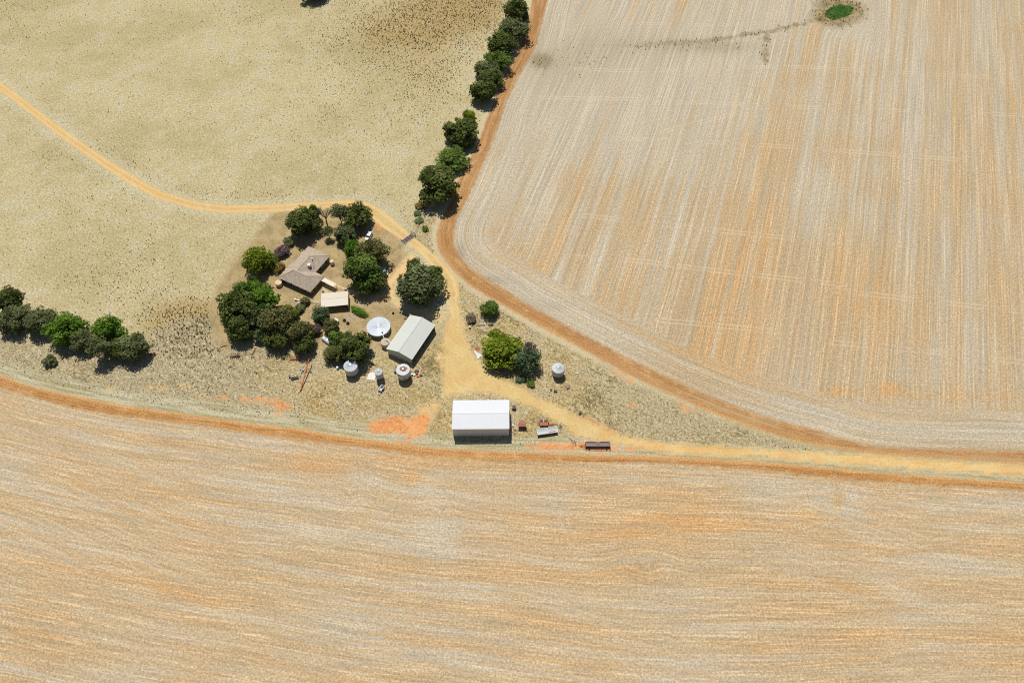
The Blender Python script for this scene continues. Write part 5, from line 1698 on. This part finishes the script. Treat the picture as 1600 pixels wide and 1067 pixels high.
# ------------------------------------------------------------------ small things about the yard
def slab(name, pts, z0, h, mat, label, cat):
    mb = MB()
    ring = [at(x, y) for x, y in pts]
    c = sum(ring, Vector()) / len(ring)
    mb.prism([(p.x - c.x, p.y - c.y, z0) for p in ring], (0, 0, h))
    o = mb.build(name, MT[mat], loc=c)
    return tag(o, label, cat)
def heap(name, px, py, r, h, mat, label, cat, seed=1, n=26, sy=1.0, size=1.0):
    """low heap of separate lumps"""
    rg = random.Random(seed)
    p = at(px, py)
    mb = MB()
    for k in range(n):
        q = r * rg.random() ** .6; an = rg.uniform(0, 6.28)
        s = rg.uniform(.2, .55) * r * .5 * size
        mb.box((q * math.cos(an), q * sy * math.sin(an), h * (1 - q / r) * .5 + s * .1), (s * rg.uniform(.8, 1.6), s, s * .5 + h * .2), m=Matrix.Rotation(rg.uniform(0, 3), 3, 'Z') @ Matrix.Rotation(rg.uniform(-.4, .4), 3, 'X'))
    o = mb.build(name, MT[mat], loc=p)
    return tag(o, label, cat)
SLAB_PTS = [(572.0,592.5),(575,588),(576.5,583.5),(580,582.3),(583,580.8),(585.5,583.5),(587,588),(586,592),(584.5,594.5),(581,593.2),(577,593.8)]
slab('concrete_slab', SLAB_PTS, .0, .12, 'chalk', 'pale pinkish-white concrete slab beside the smallest silo', 'slab')
slab('tarpaulin', [(740.5,549.5),(742.5,547.5),(746,551.5),(750.5,553),(753.8,556.5),(750,558),(748,561),(745.5,561),(744.5,556)], .02, .18, 'tarp', 'crumpled white tarpaulin at the road edge beside the yellow-green tree', 'tarpaulin')
heap('sand_heap', 469, 476, 1.7, .5, 'concrete', 'low pale sand and rubble heap at the end of the white rail fence', 'sand heap', 3)
heap('rubble_heap', 551, 494, 3.2, .15, 'concrete', 'scattered pale rubble on the ground below the hedge', 'rubble', 5, 70, .6, .35)
p = at(461.8, 468, .5)
o = MB().box((0, 0, .45), (.7, .6, .9), .4).box((.9, -.1, .3), (1.4, .35, .12), -.1).build('white_bench', MT['trim_white'], loc=(p.x, p.y, 0)); tag(o, 'small white box with a plank at the far end of the rail fence', 'box')

def hutch(px, py, w, d, h, rz, label, roofm='trim_white'):
    p = at(px, py, h)
    t = empty('hutch', (p.x, p.y, 0), rz, label, 'hutch')
    MB().box((0, 0, h * .45), (w * .86, d * .86, h * .9)).build('wall', MT['timber'], t)
    MB().box((0, 0, h), (w, d, .08), m=Matrix.Rotation(.12, 3, 'X')).build('roof', MT[roofm], t)
    MB().box((w * .1, -d * .44, h * .38), (w * .3, .04, h * .6)).build('door', MT['steel_dark'], t)
    return t
hutch(524.3, 500.9, 1.9, 1.8, 1.3, -.72, 'small white-roofed hutch on the stony ground below the carport')
p = at(513.0, 532.6, 1.0); q = at(521, 538.5, 1.0)
TH = empty('tin_coop', (p.x, p.y, 0), math.atan2(q.y - p.y, q.x - p.x), 'long low coop with a curved pale tin roof partly under the green tree', 'coop')
ring = [(-1.0, .0)] + [(1.05 * -math.cos(math.pi * k / 8), .75 + .45 * math.sin(math.pi * k / 8)) for k in range(9)] + [(1.0, .0)]
MB().prism([(-2.9, y, z) for y, z in ring], (5.6, 0, 0)).build('roof', MT['galv'], TH)
for x in (-1.5, .2, 1.8): MB().box((x, 0, 1.215), (.14, 1.1, .05)).build('roof_strap', MT['steel_dark'], TH)
MB().box((2.76, 0, .5), (.08, 1.5, .9)).build('end_wall', MT['timber'], TH)
a, b = at(498.2, 491.8, 2.6), at(504.8, 483.4, 3.6)
o = MB().tube(a - Vector((a.x, a.y, 0)), b - Vector((a.x, a.y, 0)), .14, n=8).tube(Vector((.2, .1, 0)), (b - Vector((a.x, a.y, 0))) * .5 + (a - Vector((a.x, a.y, 0))) * .5, .06, n=6).build('pole', MT['trim_white'], loc=(a.x, a.y, 0)); tag(o, 'white slanting pole rising out of the blue-green tree by the carport', 'pole')

def tyre(px, py, r, label, h=.3):
    p = at(px, py, .15)
    prof = [(r * .55, 0), (r, .02), (r * 1.05, h / 2), (r, h - .02), (r * .55, h), (r * .55, 0)]
    o = MB().lathe(prof, 18).build('tyre', MT['rubber'], loc=(p.x, p.y, 0), smooth=True)
    return tag(o, label, 'tyre')
tyre(538.2, 500.7, .62, 'black tyre on the stony ground, the one nearer the hutch', .45)
tyre(543.6, 505.3, .66, 'black tyre on the stony ground, the one nearer the round tank', .45)
tyre(614.3, 489.4, .45, 'small black tyre lying on the grass above the round tank', .4)
tyre(457.6, 592.0, .7, 'black tyre in the scrap left of the orange auger', .4)

def block(name, px, py, s, rz, mat, label, cat, z=None, extra=None):
    p = at(px, py, s[2] / 2)
    mb = MB().box((0, 0, s[2] / 2), s, rz)
    if extra: extra(mb)
    return tag(mb.build(name, MT[mat], loc=(p.x, p.y, 0), bevel=.03), label, cat)
def barrel(px, py, mat, label, r=.32, h=.9, lying=None):
    p = at(px, py, h / 2)
    prof = [(.02, 0), (r, 0), (r, h * .33), (r * 1.05, h * .35), (r, h * .37), (r, h * .66), (r * 1.05, h * .68), (r, h * .70), (r, h), (r * .9, h - .03), (.02, h - .03)]
    o = MB().lathe(prof, 16).build('drum', MT[mat], loc=(p.x, p.y, 0))
    if lying is not None:
        o.rotation_euler = (math.pi / 2, 0, lying); o.location.z = r * 1.06
    return tag(o, label, 'drum')
barrel(452.5, 588.5, 'blue_paint', 'blue drum in the scrap left of the orange auger')
def scrap(mb):
    mb.box((-.9, .2, .3), (1.0, .3, .2), .5); mb.tube((-.4, -.3, .1), (1.0, .5, .5), .1, n=8); mb.box((.7, -.3, .35), (.5, .5, .5), .3)
block('engine_part', 463.0, 590.0, (1.5, .8, .6), .5, 'steel_dark', 'dark machine part in the scrap left of the orange auger', 'scrap', extra=scrap)
def plough(mb):
    mb.bar((0, 0, .3), (.5, 2.6, .5), .22); mb.bar((-.6, 2.4, .4), (1.1, 2.5, .4), .18); mb.box((.8, 2.0, .4), (.4, .7, .5))
block('plough', 469.5, 586.0, (.5, .8, .35), .2, 'steel_blue', 'grey-green old plough lying close beside the orange auger', 'plough', extra=plough)
def wreck(mb):
    for k in range(5): mb.bar((-1.6 + k * .8, -.9, .2), (-1.2 + k * .8, 1.2, .7 + .1 * k), .16)
    mb.bar((-1.8, -.2, .4), (2.0, .1, .5), .18); mb.box((1.3, .3, .5), (.9, .7, .6))
block('rusty_harrow', 459.5, 561.5, (2.8, .3, .3), .1, 'rust_orange', 'orange rusty harrow under the right end of the tree clump', 'harrow', extra=wreck)
block('rusty_trailer', 366.5, 557.0, (2.2, .3, .4), .2, 'rust', 'brown rusty trailer skeleton under the largest dark tree of the clump', 'trailer', extra=wreck)
block('old_harrow', 396.0, 549.5, (.3, 3.0, .3), -.25, 'rust', 'narrow rusty harrow standing on end beside the tree clump gap', 'harrow', extra=lambda mb: [mb.bar((-.3 + .1 * k, -2.4 + k, .2), (.5 + .1 * k, -2.2 + k, .5), .14) for k in range(5)])
block('broken_gate', 349.0, 541.0, (2.6, .12, .3), .4, 'rust', 'old broken gate frame on the grass left of the tree clump', 'gate', extra=lambda mb: (mb.bar((-1.2, -.5, .2), (-1.9, -2.2, .3), .12), mb.bar((-1.9, -2.2, .3), (.4, -1.6, .3), .12)))
block('red_scrap', 238.5, 553.0, (1.6, .7, .6), .3, 'rust_bright', 'dark red rusty scrap at the right end of the left-hand tree row', 'scrap', extra=scrap)
# bright litter by the rust-topped silo
barrel(643.8, 584.8, 'trim_white', 'white drum right beside the rust-topped silo', .34, .8)
block('white_crate', 647.5, 585.5, (.8, .6, .5), .4, 'trim_white', 'white crate among the coloured scrap right of the rust-topped silo', 'crate')
barrel(651.3, 583.4, 'red_paint', 'red drum among the coloured scrap right of the rust-topped silo', .36, .8)
block('orange_bin', 653.0, 587.6, (.9, .7, .5), .2, 'orange_paint', 'orange bin at the front of the coloured scrap by the rust-topped silo', 'bin')
barrel(657.8, 585.3, 'green_paint', 'dark green drum at the far end of the coloured scrap', .5, .7)
block('orange_crate', 661.2, 581.0, (.7, .7, .4), .6, 'orange_paint', 'orange crate farthest from the rust-topped silo', 'crate')
block('dark_crate', 651.0, 579.8, (1.6, .8, .5), .3, 'steel_dark', 'dark crate at the back of the coloured scrap by the rust-topped silo', 'crate')
barrel(617.2, 580.8, 'blue_paint', 'dark blue drum close to the left of the rust-topped silo', .42, 1.0)
barrel(527.2, 574.6, 'pale_blue', 'pale blue drum left of the tallest grey silo', .45, 1.0)
barrel(539.0, 564.5, 'blue_paint', 'dark blue drum just behind the tallest grey silo', .5, 1.0)
barrel(667.2, 530.5, 'blue_paint', 'blue drum standing in the open side of the grey shed', .45, 1.0)
# by the road right of the yard
p = at(776.8, 577.8, .5)
t = empty('trough', (p.x, p.y, 0), -.38, 'tan rectangular trough at the road edge below the yellow-green tree', 'trough')
MB().box((0, 0, .45), (2.4, 1.3, .10)).build('floor', MT['rust_pink'], t)
for s in (-1, 1):
    MB().box((0, s * .65, .60), (2.5, .10, .34)).build('side', MT['tank_cream'], t)
    MB().box((s * 1.22, 0, .60), (.10, 1.2, .34)).build('end', MT['steel_dark'], t)
    MB().box((s * .8, 0, .2), (.16, 1.1, .4)).build('leg', MT['steel_dark'], t)
block('dark_crate', 792.8, 573.2, (1.1, .9, .6), .3, 'steel_dark', 'small dark crate on bare ground between the yellow-green and blue-green trees', 'crate')
block('iron_sheet', 745.8, 545.0, (2.0, 1.4, .10), .4, 'rust_orange', 'rusty iron sheet beside the white tarpaulin', 'iron sheet')
a, b = at(745.5, 507.6, .3), at(757.5, 506.8, .3)
o = MB().tube((0, 0, .25), (b - a) + Vector((0, 0, .25)), .26, n=12).build('pipe', MT['galv'], loc=(a.x, a.y, 0)); tag(o, 'short thick silver pipe lying beside the dead brown shrub', 'pipe')
block('red_machine', 764.5, 506.8, (.9, .7, .6), .1, 'red_paint', 'dark red machine part lying at the end of the silver pipe', 'scrap')
block('black_machine', 768.8, 507.0, (1.0, .7, .6), .1, 'steel_dark', 'black machine part beside the dark red one', 'scrap')
barrel(734.2, 511.0, 'tank_cream', 'cream drum beside the dead brown shrub', .45, .9)
block('dark_box', 868.0, 611.2, (1.2, .8, .5), -.3, 'steel_dark', 'dark box in the grass below the lone pale silo, right one', 'box')
block('dark_box', 861.0, 609.0, (.8, .6, .4), -.2, 'steel_dark', 'smaller dark box in the grass below the lone pale silo, left one', 'box')
block('stone', 887.5, 605.0, (1.4, 1.0, .5), .4, 'timber', 'grey flat stone in the grass right of the lone pale silo', 'stone')
block('stump', 906.5, 644.5, (.6, 1.2, .7), -.5, 'wood_post', 'dark stump at the road edge below the rough wedge', 'stump')
block('white_rock', 901.5, 583.0, (.5, .5, .4), .4, 'trim_white', 'white block in the grass right of the lone pale silo', 'block')
block('white_rock', 817.5, 589.5, (.7, .6, .6), .4, 'trim_white', 'white block under the blue-green tree', 'block')
block('scrap_box', 504.5, 440.0 + 14.5, (.8, .7, .7), .4, 'steel_blue', 'grey-blue box beside the end wall of the house', 'box')
block('wood_pile', 425.0, 449.0, (1.6, .8, .5), .4, 'rust_pink', 'small reddish wood pile near the cream rain tank', 'wood pile')
heap('rubble_heap', 446, 374, 1.6, .5, 'concrete', 'pinkish rubble heap between the garden shrubs above the house', 'rubble', 9, 18)
heap('rock_heap', 876, 665, 1.5, .6, 'timber', 'grey heap of dry weeds and stones at the right end of the silver seed bin', 'heap', 12, 22)
heap('rock_heap', 897, 690, 1.4, .3, 'timber', 'low grey stony patch on the orange soil left of the seed drill', 'heap', 13, 16)
